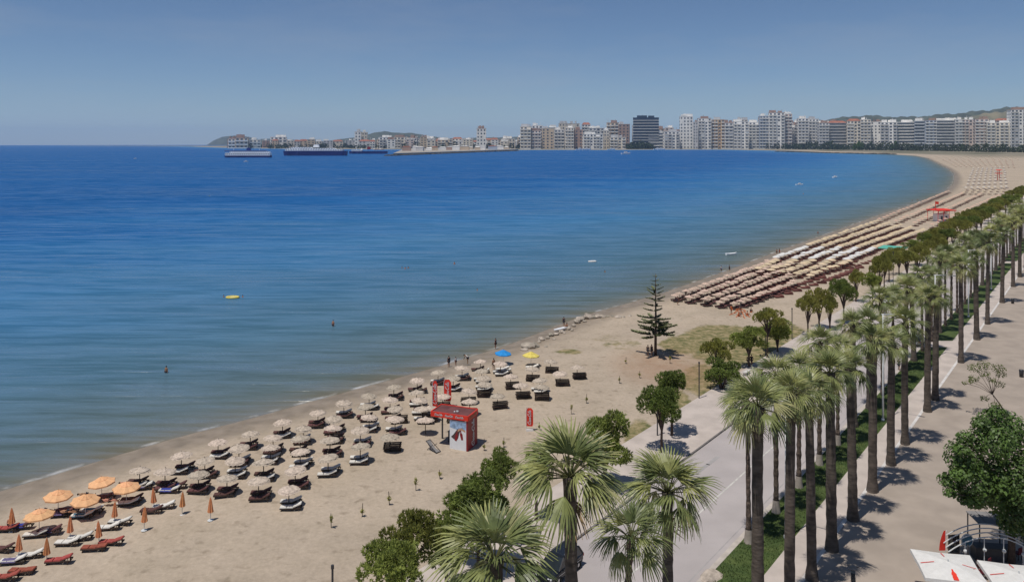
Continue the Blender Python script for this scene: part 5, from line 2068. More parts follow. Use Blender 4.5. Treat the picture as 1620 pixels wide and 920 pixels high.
# orange play frame on the grass
c = G(1172, 499)
t = thing("play_frame", "low orange frame with splayed legs on the dry grass", "play frame", c)
for k in range(7):
    a = k * 0.9 + 0.2
    mb = MB()
    r_ = 1.7 + 0.4 * (k % 2)
    pts = [(r_ * math.cos(a), r_ * 1.4 * math.sin(a), 0), (r_ * 0.6 * math.cos(a), r_ * 0.84 * math.sin(a), 0.35), (0.35 * r_ * math.cos(a), 0.5 * r_ * math.sin(a), 1.0)]
    mb.tube(pts, 0.07, 6)
    link("leg", mb.mesh("leg", M['cloth_orange']), t)
mb = MB()
n = 10
mb.tube([(0.9 * math.cos(2 * math.pi * k / n), 1.25 * math.sin(2 * math.pi * k / n), 1.0) for k in range(n + 1)], 0.06, 6, False)
link("ring", mb.mesh("ring", M['cloth_orange']), t)
for i, (u, v) in enumerate(((1169, 500), (1182, 499), (1188, 494))):
    person(G(u, v), 'sit', 0.4 + i, "person sitting by the orange play frame, " + ("seaward", "middle", "landward")[i] + " one", 'orange', 'orange' if i < 2 else 'dark', 1.0)

# pale bench on the pavement
p = G(1181, 592, 0.12)
t = thing("stone_bench", "pale stone bench in pine shade on the pavement", "bench", p, ROAD_ANG)
mb = MB()
mb.box((0, 0, 0.42), (1.8, 0.55, 0.12))
link("seat", mb.mesh("seat", M['kerb_white']), t)
for x in (-0.65, 0.65):
    mb = MB()
    mb.box((x, 0, 0.18), (0.2, 0.45, 0.36))
    link("leg", mb.mesh("leg", M['kerb_white']), t)

# canopies and tower on the far beach
def square_parasol(p, w, h, mat, label, name="square_parasol", cat="parasol", grp=None, tilt=0.0, rot=None):
    t = thing(name, label, cat, p, ROAD_ANG if rot is None else rot, grp)
    mb = MB()
    mb.tube([(0, 0, 0), (0, 0, h)], 0.05, 8)
    link("pole", mb.mesh("pole", M['metal_white']), t)
    c = link("canopy", canvas_mesh("canopy", mat, w / math.sqrt(2), 0.34, 4, True, 0.22), t, (0, 0, h - 0.5), (tilt, 0, 0))
    for k in range(4):
        a = (k + 0.5) * math.pi / 2
        m2 = MB()
        m2.beam((0, 0, 0.24), (0.68 * w * math.cos(a), 0.68 * w * math.sin(a), -0.03), 0.03)
        link("rib", m2.mesh("rib", M['metal_white']), c)
    return t, c


square_parasol(G(1413, 413), 6.5, 4.4, M['canvas_teal'], "large teal green canopy behind the pines near the white umbrellas")
square_parasol(G(1403, 497, 0.12), 2.6, 3.0, M['canvas_white'], "small white shade on the pavement beside the pine cluster")


def lifeguard_tower():
    p = G(1489, 350)
    k = p.y / FPX
    t = thing("beach_bar", "red framed beach bar with pale cabin among the far umbrellas", "beach bar", p, 0.2)
    mb = MB()
    mb.box((0, 0, 1.6), (5.0, 3.5, 3.2))
    b = link("cabin", mb.mesh("cabin", M['wall_white']), t)
    mb = MB()
    for x in (-1.2, 1.0):
        mb.box((x, -1.76, 1.4), (0.9, 0.08, 2.0))
    link("doorway", mb.mesh("doorway", M['glass_far']), b)
    mb = MB()
    for x in (-4, -1.3, 1.3, 4):
        for yv in (-3, 3):
            mb.tube([(x, yv, 0), (x, yv, 4.6)], 0.10, 6)
    link("post", mb.mesh("post", M['cola_red']), t)
    mb = MB()
    mb.box((0, 0, 4.75), (8.8, 7.0, 0.35))
    mb.box((0, 0, 5.1), (7.0, 5.0, 0.4), 0, 0.6)
    link("roof", mb.mesh("roof", M['cola_red']), t)
    mb = MB()
    mb.tube([(-4.4, -2, 4.6), (-4.4, -2, 8.6)], 0.12, 6)
    link("mast", mb.mesh("mast", M['cola_red']), t)
    mb = MB()
    mb.quad((-4.4, -2, 7.4), (-3.0, -2.2, 7.3), (-3.0, -2.2, 8.4), (-4.4, -2, 8.5))
    mb.quad((-4.4, -1.98, 8.5), (-3.0, -2.18, 8.4), (-3.0, -2.18, 7.3), (-4.4, -1.98, 7.4))
    link("flag", mb.mesh("flag", M['cola_red']), t)


lifeguard_tower()
p = G(1580, 285)
t = thing("lifeguard_tower", "tall red pole frame on the far curve of the beach", "lifeguard tower", p)
mb = MB()
for x in (-1, 1):
    mb.tube([(x, 0, 0), (x * 0.6, 0, 9)], 0.25, 6)
link("post", mb.mesh("post", M['cola_red']), t)
mb = MB()
mb.box((0, 0, 6.0), (5.0, 3.0, 0.6))
mb.box((0, 0, 9.0), (4.0, 3.0, 0.5), 0, 0.7)
link("platform", mb.mesh("platform", M['cola_red']), t)
# ------------------------------------------------------------------ vehicles
def car(p, ang, paint, label, suv=True):
    t = thing("parked_car", label, "car", p, ang)
    L, Wd = (4.5, 1.85) if suv else (4.2, 1.75)
    hb, hr = (0.95, 1.66) if suv else (0.88, 1.45)
    # body: lofted stations along X (front +X)
    st = [(-L / 2, 0.50, 0.90, 0.74), (-L / 2 + .15, 0.32, hb, 0.90), (-1.3, 0.28, hb + 0.02, 0.97), (0.0, 0.28, hb, 1.0), (1.0, 0.28, hb - 0.02, 0.98), (L / 2 - .45, 0.30, hb - 0.13, 0.93), (L / 2 - .1, 0.36, hb - 0.27, 0.82), (L / 2, 0.45, hb - 0.40, 0.70)]
    mb = MB()
    sec = []
    for x, z0, z1, w in st:
        hw = Wd / 2 * w
        sec.append([(x, -hw * .92, z0), (x, -hw, z0 + .22), (x, -hw * .98, z1 - .10), (x, -hw * .90, z1), (x, hw * .90, z1), (x, hw * .98, z1 - .10), (x, hw, z0 + .22), (x, hw * .92, z0)])
    for s in sec:
        mb.v += s
    for i in range(len(sec) - 1):
        for k in range(8):
            a, b = i * 8 + k, i * 8 + (k + 1) % 8
            mb.f.append((a, b, b + 8, a + 8))
            mb.mi.append(0)
    mb.f.append(tuple(reversed(range(8))))
    mb.f.append(tuple((len(sec) - 1) * 8 + k for k in range(8)))
    mb.mi += [0, 0]
    body = link("body", mb.mesh("body", paint, False), t)
    # cabin glass and roof
    x0, x1, x2, x3 = -L / 2 + .12, -L / 2 + .55, 0.45, 1.25
    hw = Wd / 2
    lo, hi = hb - 0.02, hr
    mb = MB()
    A_ = [(x0, -hw * .86, lo), (x3, -hw * .88, lo), (x3, hw * .88, lo), (x0, hw * .86, lo)]
    B_ = [(x1, -hw * .70, hi - .06), (x2, -hw * .72, hi - .06), (x2, hw * .72, hi - .06), (x1, hw * .70, hi - .06)]
    mb.v += A_ + B_
    for f in ((0, 1, 5, 4), (1, 2, 6, 5), (2, 3, 7, 6), (3, 0, 4, 7)):
        mb.f.append(f)
        mb.mi.append(0)
    link("glass", mb.mesh("glass", M['car_glass']), t)
    mb = MB()
    mb.v += [(x1 - .06, -hw * .72, hi - .07), (x2 + .05, -hw * .74, hi - .07), (x2 + .05, hw * .74, hi - .07), (x1 - .06, hw * .72, hi - .07), (x1 + .1, -hw * .60, hi), (x2 - .15, -hw * .62, hi), (x2 - .15, hw * .62, hi), (x1 + .1, hw * .60, hi)]
    for f in ((3, 2, 1, 0), (4, 5, 6, 7), (0, 1, 5, 4), (1, 2, 6, 5), (2, 3, 7, 6), (3, 0, 4, 7)):
        mb.f.append(f)
        mb.mi.append(0)
    for s in (-1, 1):
        for xa, xb in ((-0.55, -0.50), (0.2, 0.25)):
            mb.beam((xa, s * hw * .875, lo), (xb, s * hw * .725, hi - .06), 0.07)
        mb.beam((x0, s * hw * .865, lo), (x1, s * hw * .71, hi - .06), 0.10)
        mb.beam((x3, s * hw * .885, lo), (x2, s * hw * .73, hi - .06), 0.07)
    rf = link("roof", mb.mesh("roof", paint), t)
    mb = MB()
    for s in (-1, 1):
        mb.beam((x1 + .1, s * hw * .62, hi + .04), (x2 - .2, s * hw * .64, hi + .04), 0.04)
    link("roof_rail", mb.mesh("roof_rail", M['chrome']), rf)
    tm, rm = MB(), MB()
    n = 16
    r_, w = 0.34, 0.22
    tm.lathe([(r_ * 0.55, -w / 2), (r_ * 0.95, -w / 2), (r_, -w / 4), (r_, w / 4), (r_ * 0.95, w / 2), (r_ * 0.55, w / 2)], n)
    tyre = tm.mesh("tyre", M['tyre'], True)
    rm.lathe([(0.0, w / 2 - .03), (r_ * 0.3, w / 2 - .02), (r_ * 0.58, w / 2 - .05), (r_ * 0.58, -w / 2)], n)
    rim = rm.mesh("rim", M['chrome'])
    for x in (-1.35, 1.4):
        for s in (-1, 1):
            wv = link("wheel", tyre, t, (x, s * (hw - .10), r_), (-s * math.pi / 2, 0, 0))
            link("rim", rim, wv)
    for s in (-1, 1):
        mb = MB()
        mb.box((-L / 2 + .05, s * hw * .72, 0.80), (0.12, 0.28, 0.20))
        link("tail_light", mb.mesh("tail_light", M['lamp_red']), t)
        mb = MB()
        mb.box((L / 2 - .12, s * hw * .62, 0.62), (0.2, 0.34, 0.13))
        link("headlight", mb.mesh("headlight", M['lamp_clear']), t)
        mb = MB()
        mb.box((0.95, s * (hw + .08), 1.0), (0.14, 0.2, 0.14))
        link("mirror", mb.mesh("mirror", paint), t)
        mb = MB()
        mb.box((-0.1, s * (hw * 0.985), hb - 0.28), (3.0, 0.03, 0.035))
        link("trim", mb.mesh("trim", M['chrome']), t)
    mb = MB()
    mb.box((-L / 2 + .02, 0, 0.70), (0.08, 0.5, 0.12))
    link("number_plate", mb.mesh("number_plate", M['print_white']), t)
    return t


pc = G(912, 906)
car(on_line(-1.285, pc.y, 0.0), ROAD_ANG + math.pi, M['car_black'], "black car parked at the kerb behind the tall near palm")
cs = G(1452, 544)
car(cs, ROAD_ANG, M['car_silver'], "silver car on the road glimpsed between palm trunks", False)

# scooter cut by the bottom edge
p = G(1350, 930, 0.126)
t = thing("motor_scooter", "dark motor scooter on the promenade at the bottom edge", "scooter", p, 1.2)
mb = MB()
mb.box((-0.35, 0, 0.62), (0.8, 0.30, 0.28), 0, 0.8)
mb.box((0.15, 0, 0.32), (0.6, 0.30, 0.10))
mb.beam((0.45, 0, 0.35), (0.62, 0, 1.0), 0.30, 0.10)
link("body", mb.mesh("body", M['car_black']), t)
mb = MB()
mb.box((-0.38, 0, 0.81), (0.72, 0.30, 0.12), 0, 0.9)
link("seat", mb.mesh("seat", M['tyre']), t)
mb = MB()
mb.tube([(0.55, -0.36, 1.08), (0.62, -0.1, 1.04), (0.62, 0.1, 1.04), (0.55, 0.36, 1.08)], 0.025, 6)
for s in (-1, 1):
    mb.tube([(0.62, s * .2, 1.05), (0.66, s * .3, 1.28)], 0.012, 5)
    mb.ball((0.66, s * .32, 1.32), 0.07, 8, 6, 0, (0.4, 1.2, 0.8))
link("handlebar", mb.mesh("handlebar", M['metal_dark']), t)
mbt2 = MB()
mbt2.lathe([(0.12, -0.05), (0.23, -0.05), (0.25, 0), (0.23, 0.05), (0.12, 0.05)], 16)
wt = mbt2.mesh("tyre", M['tyre'], True)
mbt2 = MB()
mbt2.lathe([(0.0, 0.02), (0.14, 0.02), (0.14, -0.02), (0.0, -0.02)], 12)
wr = mbt2.mesh("rim", M['chrome'])
for x in (-0.6, 0.72):
    wv = link("wheel", wt, t, (x, 0, 0.25), (math.pi / 2, 0, 0))
    link("rim", wr, wv)

# litter bins on the promenade
mbb = MB()
mbb.lathe([(0.0, 0.0), (0.26, 0.0), (0.30, 0.85), (0.27, 0.9), (0.25, 0.8)], 12)
BIN = mbb.mesh("drum", M['metal_dark'], True)
mbb = MB()
mbb.lathe([(0.33, 0.92), (0.30, 1.02), (0.0, 1.08)], 12)
LID = mbb.mesh("lid", M['metal_dark'], True)
for u, v, lab in ((1602, 480, "dark litter bin alone on the far promenade"), (1616, 596, "dark litter bin at the right picture edge")):
    t = thing("litter_bin", lab, "bin", G(u, v, 0.126))
    link("drum", BIN, t)
    link("lid", LID, t)

# ------------------------------------------------------------------ cafe corner
def bottle_poly(s):
    half = [(0.0, 0.0), (0.17, 0.0), (0.17, 0.30), (0.14, 0.42), (0.17, 0.55), (0.13, 0.68), (0.06, 0.80), (0.06, 1.0), (0.0, 1.0)]
    return [(x * s, y * s) for x, y in half] + [(-x * s, y * s) for x, y in reversed(half[1:-1])]


def cafe_parasol(u, v, label, rot):
    p = G(u, v, 2.9)
    p.z = 0.126
    w = 4.0
    t, c = square_parasol(p, w, 3.2, M['canvas_white'], label, "cafe_parasol", "parasol", "white cafe parasols", 0.0, rot)
    # red bottle printed on each of the four faces, and red seam stripes
    k = w / 2 / math.sqrt(2) * math.sqrt(2)
    for i in range(4):
        a = i * math.pi / 2
        nrm = Vector((math.cos(a), math.sin(a), 0))
        tan = Vector((-math.sin(a), math.cos(a), 0))
        hw = w / 2 * 0.97
        # face runs from (0.5, 0.34) to rim; stay on the outer half of the slope
        def at(s, tt):
            return nrm * (hw * s) + tan * tt + Vector((0, 0, (0.34 * 0.62 * (1 - (s - 0.5) * 2) - 0.035) + 0.045))
        mb = MB()
        poly = bottle_poly(1.05) if i == 2 else [(-0.035, 0.1), (0.035, 0.1), (0.035, 1.0), (-0.035, 1.0)]
        mb.v += [tuple(at(0.98 - y / hw * 0.98, x * 0.95)) for x, y in poly]
        mb.f.append(tuple(range(len(poly))))
        mb.mi.append(0)
        ob = link("bottle_print", mb.mesh("bottle_print", M['cola_red']), c)
    # table and chairs below
    return t


cafe_parasol(1500, 893, "white cafe parasol with red bottle prints, seaward one of the two", ROAD_ANG + 0.42)
cafe_parasol(1612, 912, "white cafe parasol with red bottle prints at the picture's corner", ROAD_ANG + 0.42)

# arched rail pergola
p = G(1572, 899, 0.126)
k_ = p.y / FPX
t = thing("arched_pergola", "arched pergola of thin white rails with globe lamps behind the cafe parasols", "pergola", p, -0.12)
for i in range(4):
    mb = MB()
    pts = []
    for j in range(17):
        s = -1 + 2 * j / 16
        pts.append((s * 3.3, i * 0.45, 1.1 + 1.35 * (1 - s * s) + 0.12 * i))
    mb.tube(pts, 0.045, 6)
    link("rail", mb.mesh("rail", M['metal_white']), t)
for x in (-2.1, -0.7, 0.7, 2.1):
    mb = MB()
    mb.tube([(x, -0.05, 0), (x, -0.05, 1.1 + 1.35 * (1 - (x / 3.3) ** 2))], 0.035, 6)
    po = link("post", mb.mesh("post", M['metal_white']), t)
    mb = MB()
    mb.ball((x, -0.12, 1.0 + 0.5 * (1 - (x / 3.3) ** 2)), 0.15, 12, 8)
    link("globe_lamp", mb.mesh("globe_lamp", M['metal_white'], True), po)
mb = MB()
mb.box((0.6, 1.6, 0.5), (2.8, 1.0, 1.0))
link("counter", mb.mesh("counter", M['metal_dark']), t)
# grey awning
p = G(1566, 868, 0.126)
t = thing("grey_awning", "flat grey awning under the dense broad-leaved tree", "awning", p, -0.10)
mb = MB()
mb.box((0, 0, 2.5), (2.7, 2.2, 0.08))
for x in (-0.7, 0.1, 0.9):
    mb.beam((x, -1.1, 2.57), (x + 0.1, 1.1, 2.57), 0.04, 0.04)
link("roof", mb.mesh("roof", M['slate_awning']), t)
for x in (-1.25, 1.25):
    for yv in (-1.0, 1.0):
        mb = MB()
        mb.tube([(x, yv, 0), (x, yv, 2.47)], 0.05, 6)
        link("post", mb.mesh("post", M['metal_dark']), t)
# red pennant, framed board, round sign
p = G(1496, 885, 0.126)
t = thing("pennant_flag", "small red pennant on a pole behind the cafe parasol", "flag", p, 0.1)
mb = MB()
mb.tube([(0, 0, 0), (0, 0, 2.2), (0.12, 0, 2.35)], 0.02, 6)
link("pole", mb.mesh("pole", M['metal_white']), t)
mb = MB()
for i in range(6):
    a, b = 0.75 + i * 0.26, 0.75 + (i + 1) * 0.26
    wa = 0.55 * (0.95 - 0.02 * i * i)
    wb = 0.55 * (0.95 - 0.02 * (i + 1) ** 2)
    mb.quad((0, 0, a), (-wa, 0.03, a), (-wb, 0.03, b), (0, 0, b))
link("cloth", mb.mesh("cloth", M['cola_red']), t)
p = G(1509, 884, 0.126)
t = thing("menu_board", "dark framed menu board behind the cafe parasol", "board", p, 0.15)
mb = MB()
mb.box((0, 0, 1.2), (0.95, 0.08, 1.5))
link("frame", mb.mesh("frame", M['wood_post']), t)
mb = MB()
mb.box((0, -0.045, 1.2), (0.8, 0.02, 1.34))
link("panel", mb.mesh("panel", M['car_glass']), t)
for x in (-0.4, 0.4):
    mb = MB()
    mb.box((x, 0, 0.22), (0.07, 0.07, 0.46))
    link("leg", mb.mesh("leg", M['wood_post']), t)
p = G(1530, 886, 0.126)
t = thing("round_sign", "round green sign on a post beside the menu board", "sign", p, 0.1)
mb = MB()
mb.tube([(0, 0, 0), (0, 0, 1.2)], 0.04, 6)
link("post", mb.mesh("post", M['metal_white']), t)
mb = MB()
mb.tube([(0, -0.03, 1.6), (0, 0.03, 1.6)], 0.48, 20)
link("disc", mb.mesh("disc", M['towel_teal']), t)
mb = MB()
mb.tube([(0.48 * math.cos(a * math.pi / 10), 0, 1.6 + 0.48 * math.sin(a * math.pi / 10)) for a in range(21)], 0.045, 6, False)
link("rim", mb.mesh("rim", M['metal_white']), t)


def cafe_chair(p, rot, label):
    t = thing("cafe_chair", label, "chair", p, rot, "maroon chairs at the cafe")
    mb = MB()
    mb.box((0, 0, 0.46), (0.46, 0.46, 0.07))
    link("seat", mb.mesh("seat", M['maroon']), t)
    mb = MB()
    mb.box((-0.21, 0, 0.72), (0.05, 0.46, 0.46))
    link("backrest", mb.mesh("backrest", M['maroon']), t)
    for x in (-0.19, 0.19):
        for yv in (-0.19, 0.19):
            mb = MB()
            mb.box((x, yv, 0.215), (0.04, 0.04, 0.43))
            link("leg", mb.mesh("leg", M['wood_dark']), t)


for i, (u, v, r_) in enumerate(((1553, 905, 0.5), (1561, 900, 2.2), (1556, 914, 1.2), (1548, 912, 3.0), (1600, 880, 0.3), (1610, 883, 2.0))):
    cafe_chair(G(u, v, 0.126), r_, "maroon cafe chair by the pergola, " + ordinal(i) + " from the seaward parasol")
p = G(1556, 907, 0.126)
t = thing("cafe_table", "small dark cafe table between the two white parasols", "table", p)
mb = MB()
mb.box((0, 0, 0.73), (0.8, 0.8, 0.04))
link("table_top", mb.mesh("table_top", M['wood_dark']), t)
mb = MB()
mb.tube([(0, 0, 0), (0, 0, 0.71)], 0.04, 8)
link("leg", mb.mesh("leg", M['metal_dark']), t)
# thin shrub in front of the parasols
lb = G(1530, 960, 0.126)
lob = [(random.uniform(-.7, .7), random.uniform(-.5, .5), random.uniform(0.9, 2.6), 0.35, 0.35, 0.3) for _ in range(9)]
leafy("thin_shrub", "thin leafy shrub growing in front of the white cafe parasol", lb, lob, 2.5, 500, 0.13, M['leaf_light'], 5, [(0, 0, 0), (0.05, 0, 1.0), (0, 0.05, 1.6)], [0.05, 0.04, 0.03], "shrub")
t = thing("sign_post", "dark slim post in front of the seaward cafe parasol", "post", G(1531, 930, 0.126))
mb = MB()
mb.tube([(0, 0, 0), (0, 0, 3.2)], 0.06, 8)
link("pole", mb.mesh("pole", M['metal_dark']), t)
mb = MB()
mb.box((-0.35, 0, 1.15), (0.42, 0.06, 0.7))
link("frame", mb.mesh("frame", M['metal_dark']), t)

# ------------------------------------------------------------------ hills across the bay
def hill(pts, Y, depth, mat, name="hill", rough=0.018):
    """ridge profile given in pixels, standing at distance Y"""
    n = 90
    us = np.linspace(pts[0][0], pts[-1][0], n)
    vs = np.interp(us, [p[0] for p in pts], [p[1] for p in pts])
    m = 14
    V = []
    F = []
    for j in range(m):
        t = j / (m - 1)
        yy = Y + depth * (t - 0.0)
        k = math.sin(math.pi * min(1, t * 0.5 / 0.55)) if t < 0.55 else math.cos((t - 0.55) / 0.45 * math.pi / 2)
        for i in range(n):
            x = (us[i] - 810) * Y / FPX
            hz = max(0.0, (230.0 - vs[i])) * Y / FPX + 6
            z = hz * k * (1 + rough * math.sin(us[i] * 0.31 + j * 1.7) + rough * math.sin(us[i] * 0.11 - j * 0.9)) - 40
            V.append((x * (1 + 0.15 * (t - 0.5)), yy, z))
    for j in range(m - 1):
        for i in range(n - 1):
            a = j * n + i
            F.append((a, a + 1, a + n + 1, a + n))
    me = bpy.data.meshes.new(name)
    me.from_pydata(V, [], F)
    me.materials.append(mat)
    me.polygons.foreach_set("use_smooth", [True] * len(me.polygons))
    structure(name, me)


M['hill_green'] = mk("hill_green", (0.055, 0.062, 0.04), 0.95, 0.4, 0.012, 0.3, 0.05)
M['hill_tan'] = mk("hill_tan", (0.07, 0.075, 0.045), 0.95, 0.2, 0.004, col2=(0.22, 0.185, 0.11))
hill([(300, 229), (312, 220), (326, 214), (345, 212), (362, 213), (385, 218), (410, 217), (450, 219), (500, 226)], 12500, 1500, M['hill_green'])
hill([(440, 226), (500, 218), (545, 213), (570, 206), (590, 203), (615, 205), (640, 206), (665, 210), (700, 215), (780, 213), (860, 212), (960, 214)], 9800, 1600, M['hill_green'])
hill([(1230, 194), (1260, 182), (1290, 183), (1320, 182), (1360, 179), (1400, 174), (1425, 172), (1460, 174), (1500, 175), (1540, 172), (1600, 167), (1660, 160), (1760, 150)], 7600, 1500, M['hill_green'])
hill([(1480, 196), (1520, 184), (1560, 178), (1590, 172), (1640, 164), (1720, 160)], 6400, 900, M['hill_tan'])

# ------------------------------------------------------------------ town across the bay
STOREY = {4: "four", 5: "five", 6: "six", 7: "seven", 8: "eight", 9: "nine", 10: "ten", 11: "eleven", 12: "twelve", 13: "thirteen", 14: "fourteen", 3: "three", 2: "two"}
CNAME = {'wall_white': "white", 'wall_cream': "cream", 'wall_tan': "tan", 'wall_pink': "pinkish", 'wall_grey': "grey", 'wall_ochre': "ochre", 'wall_brick': "brick-brown", 'wall_blue': "blue-grey"}
bcount = {}


def building(u0, u1, vt, Y, wall, style='balcony', label=None, roof='flat', px_storey=4.9, depth=None, rot=None, part_of="waterfront"):
    vb = V0 + FPX * H / Y
    Hh = (vb - vt) * Y / FPX
    Wd = (u1 - u0) * Y / FPX
    D = depth or Wd * random.uniform(0.5, 0.9)
    D = min(max(D, 30), 130)
    n = max(2, int(round((vb - vt) / px_storey)))
    sh = Hh / n
    x = ((u0 + u1) / 2 - 810) * Y / FPX
    if label is None:
        key = part_of
        bcount[key] = bcount.get(key, 0) + 1
        label = "%s %s-storey %s block, %s along the %s" % (CNAME[wall], STOREY.get(n, "many"), {'balcony': "balconied", 'window': "flat-fronted", 'strip': "strip-windowed"}[style], ordinal(bcount[key] - 1), part_of)
    z0 = -Y * Y / (2 * RE)
    t = thing("apartment_building", label, "building", (x, Y, z0), (rot if rot is not None else random.uniform(-0.12, 0.12) - x / Y * 0.6), "buildings across the bay")
    mb = MB()
    mb.box((0, D / 2, Hh / 2), (Wd, D, Hh))
    link("wall", mb.mesh("wall", M[wall]), t)
    gl = MB()
    bl = MB()
    bay = 5.6 * Y / FPX
    m = max(2, int(round(Wd / bay)))
    bw = Wd / m
    ms = max(1, int(round(D / bay)))
    bs = D / ms
    for i in range(n):
        zc = sh * (i + 0.52)
        if style == 'strip':
            gl.box((0, -0.15, zc), (Wd * 0.94, 0.5, sh * 0.5))
            for sx in (-1, 1):
                gl.box((sx * (Wd / 2 + .1), D / 2, zc), (0.5, D * 0.9, sh * 0.5))
        else:
            for j in range(m):
                if random.random() < 0.05:
                    continue
                ww = bw * (0.56 if style == 'balcony' else 0.42) * random.uniform(0.85, 1.1)
                gl.box((-Wd / 2 + bw * (j + 0.5), -0.15, zc), (ww, 0.6, sh * (0.5 if style == 'balcony' else 0.44)))
            for sx in (-1, 1):
                for j in range(ms):
                    gl.box((sx * (Wd / 2 + .1), bs * (j + 0.5), zc), (0.6, bs * 0.42, sh * 0.5))
        if style == 'balcony':
            for j in range(m):
                if (j + i * 0) % 3 == 2 and m > 3:
                    continue
                bl.box((-Wd / 2 + bw * (j + 0.5), -bw * 0.16, sh * i + sh * 0.17), (bw * 0.94, bw * 0.34, sh * 0.30))
        elif style == 'strip':
            bl.box((0, -bw * 0.12, sh * (i + 0.09)), (Wd * 1.01, bw * 0.22, sh * 0.16))
    w = link("window_bands", gl.mesh("window_bands", M['glass_far']), t)
    w["kind"] = "stuff"
    if bl.v:
        b = link("balconies", bl.mesh("balconies", M['slab_white'] if wall != 'wall_white' or random.random() < .6 else M['wall_grey']), t)
        b["kind"] = "stuff"
    rb = MB()
    if roof == 'tiles':
        rb.box((0, D / 2, Hh + sh * 0.35), (Wd * 1.03, D * 1.03, sh * 0.7), 0, 0.55)
        link("roof", rb.mesh("roof", M['tiles_red']), t)
    else:
        rb.box((0, D / 2, Hh + sh * 0.05), (Wd * 1.02, D * 1.02, sh * 0.12))
        for _ in range(random.randint(2, 4)):
            ww = Wd * random.uniform(0.08, 0.5)
            rb.box((random.uniform(-.3, .3) * Wd, D * random.uniform(0.3, 0.7), Hh + sh * 0.45), (ww, D * 0.4, sh * random.uniform(0.4, 1.0)))
        for _ in range(2):
            ax = random.uniform(-.45, .45) * Wd
            rb.tube([(ax, D * 0.3, Hh), (ax, D * 0.3, Hh + sh * random.uniform(0.7, 1.3))], 0.7, 4)
        link("roof", rb.mesh("roof", M[random.choice(['wall_grey', 'wall_white', 'wall_brick', 'slab_white'])]), t)
    return t


W_ = 'wall_white'
C_ = 'wall_cream'
T_ = 'wall_tan'
PK = 'wall_pink'
GR = 'wall_grey'
OC = 'wall_ochre'
BR = 'wall_brick'
BU = 'wall_blue'
FR_ = 4020.0
# landmark buildings
building(1002, 1042, 186, FR_ + 60, BU, 'strip', "dark blue glass tower, the darkest building on the skyline", 'flat', 4.6)
lm = [o for o in COL.objects if o.get("label", "").startswith("dark blue glass")][0]
for ch in lm.children:
    if ch.name.startswith(("wall", "window", "roof")):
        me = ch.data
        me.materials.clear()
        me.materials.append(M['glass_tower'])
building(1076, 1096, 184, FR_ + 40, W_, 'window', "tall white tower with a dark side strip right of the glass tower")
building(754, 769, 203, FR_ + 200, W_, 'window', "single white tower standing alone left of the dense town")
building(561, 571, 208, FR_ + 900, W_, 'window', "pale slab tower, left one of the pair behind the ships")
building(572, 581, 209, FR_ + 940, C_, 'window', "pale slab tower, right one of the pair behind the ships")
building(428, 453, 216.5, FR_ + 700, W_, 'balcony', "broad pale block between the two ferries")
front = [(361, 372, 219, C_), (373, 392, 217.5, T_), (395, 412, 221, C_), (600, 622, 217, W_), (623, 645, 216.5, C_), (646, 660, 218, GR), (664, 690, 219, C_), (692, 716, 221, T_), (720, 748, 223, W_), (771, 792, 221, T_), (794, 815, 219, C_)]
for u0, u1, vt, w in front:
    building(u0, u1, vt, FR_ + random.uniform(250, 420), w, random.choice(['window', 'balcony']), part_of="harbour front")
town = [(823, 840, 200, C_, 'b'), (841, 856, 206, PK, 'b'), (857, 876, 203, T_, 'w'), (877, 893, 205, GR, 'b'), (894, 908, 202, C_, 'b'), (909, 922, 205, BR, 'w'), (923, 954, 212, W_, 'b'), (955, 964, 206, C_, 'w'), (965, 990, 217, C_, 'b'),
        (1026, 1050, 209, W_, 's'), (1051, 1075, 208, W_, 'b'), (1097, 1104, 193, GR, 'w'), (1105, 1125, 187, W_, 'b'), (1126, 1146, 189, OC, 'b'), (1147, 1160, 194, GR, 'b'), (1161, 1184, 192, W_, 'b'), (1185, 1201, 193, W_, 'b'),
        (1202, 1216, 183, BU, 'b'), (1217, 1241, 178, W_, 'b'), (1242, 1253, 180, PK, 'b'), (1243, 1262, 197, W_, 'b'), (1263, 1279, 187, W_, 'b'), (1280, 1295, 188, W_, 'b'), (1296, 1311, 194, GR, 'b'), (1312, 1340, 194, W_, 's'), (1341, 1361, 191, C_, 'b'),
        (1362, 1377, 189, C_, 'b'), (1378, 1393, 192, W_, 'w'), (1394, 1418, 193, W_, 'b'), (1420, 1447, 193, W_, 's'), (1448, 1464, 191, BU, 's'), (1465, 1482, 190, BU, 'b'), (1483, 1511, 190, W_, 's'), (1512, 1522, 189, GR, 'b'), (1523, 1543, 189, PK, 'b'),
        (1544, 1563, 188, PK, 'b'), (1564, 1600, 194, C_, 'b'), (1602, 1640, 173, W_, 'b')]
ST = {'b': 'balcony', 'w': 'window', 's': 'strip'}
for u0, u1, vt, w, s in town:
    yy = FR_ + random.uniform(-30, 60) if u0 < 1290 else FR_ - 250 + random.uniform(-40, 60) - max(0, u0 - 1290) * 1.2
    building(u0, u1, vt, yy, w, ST[s], roof='tiles' if 1312 <= u0 <= 1341 else 'flat', part_of="main seafront row")
back = []
u = 826.0
rsb = random.Random(21)
while u < 1610:
    w = rsb.uniform(11, 24)
    base = np.interp(u, [820, 880, 950, 1000, 1060, 1100, 1150, 1230, 1300, 1380, 1480, 1600], [199, 198, 196, 199, 205, 190, 188, 187, 194, 195, 196, 192])
    back.append((u, u + w, base + rsb.uniform(-3, 9)))
    u += w + rsb.uniform(-3, 5)
for u0, u1, vt in back:
    building(u0, u1, vt, FR_ + rsb.uniform(260, 420), rsb.choice([C_, T_, GR, PK, W_, BR, C_, OC]), rsb.choice(['balcony', 'window']), roof='tiles' if rsb.random() < .15 else 'flat', part_of="second row of the town")
u = 300.0
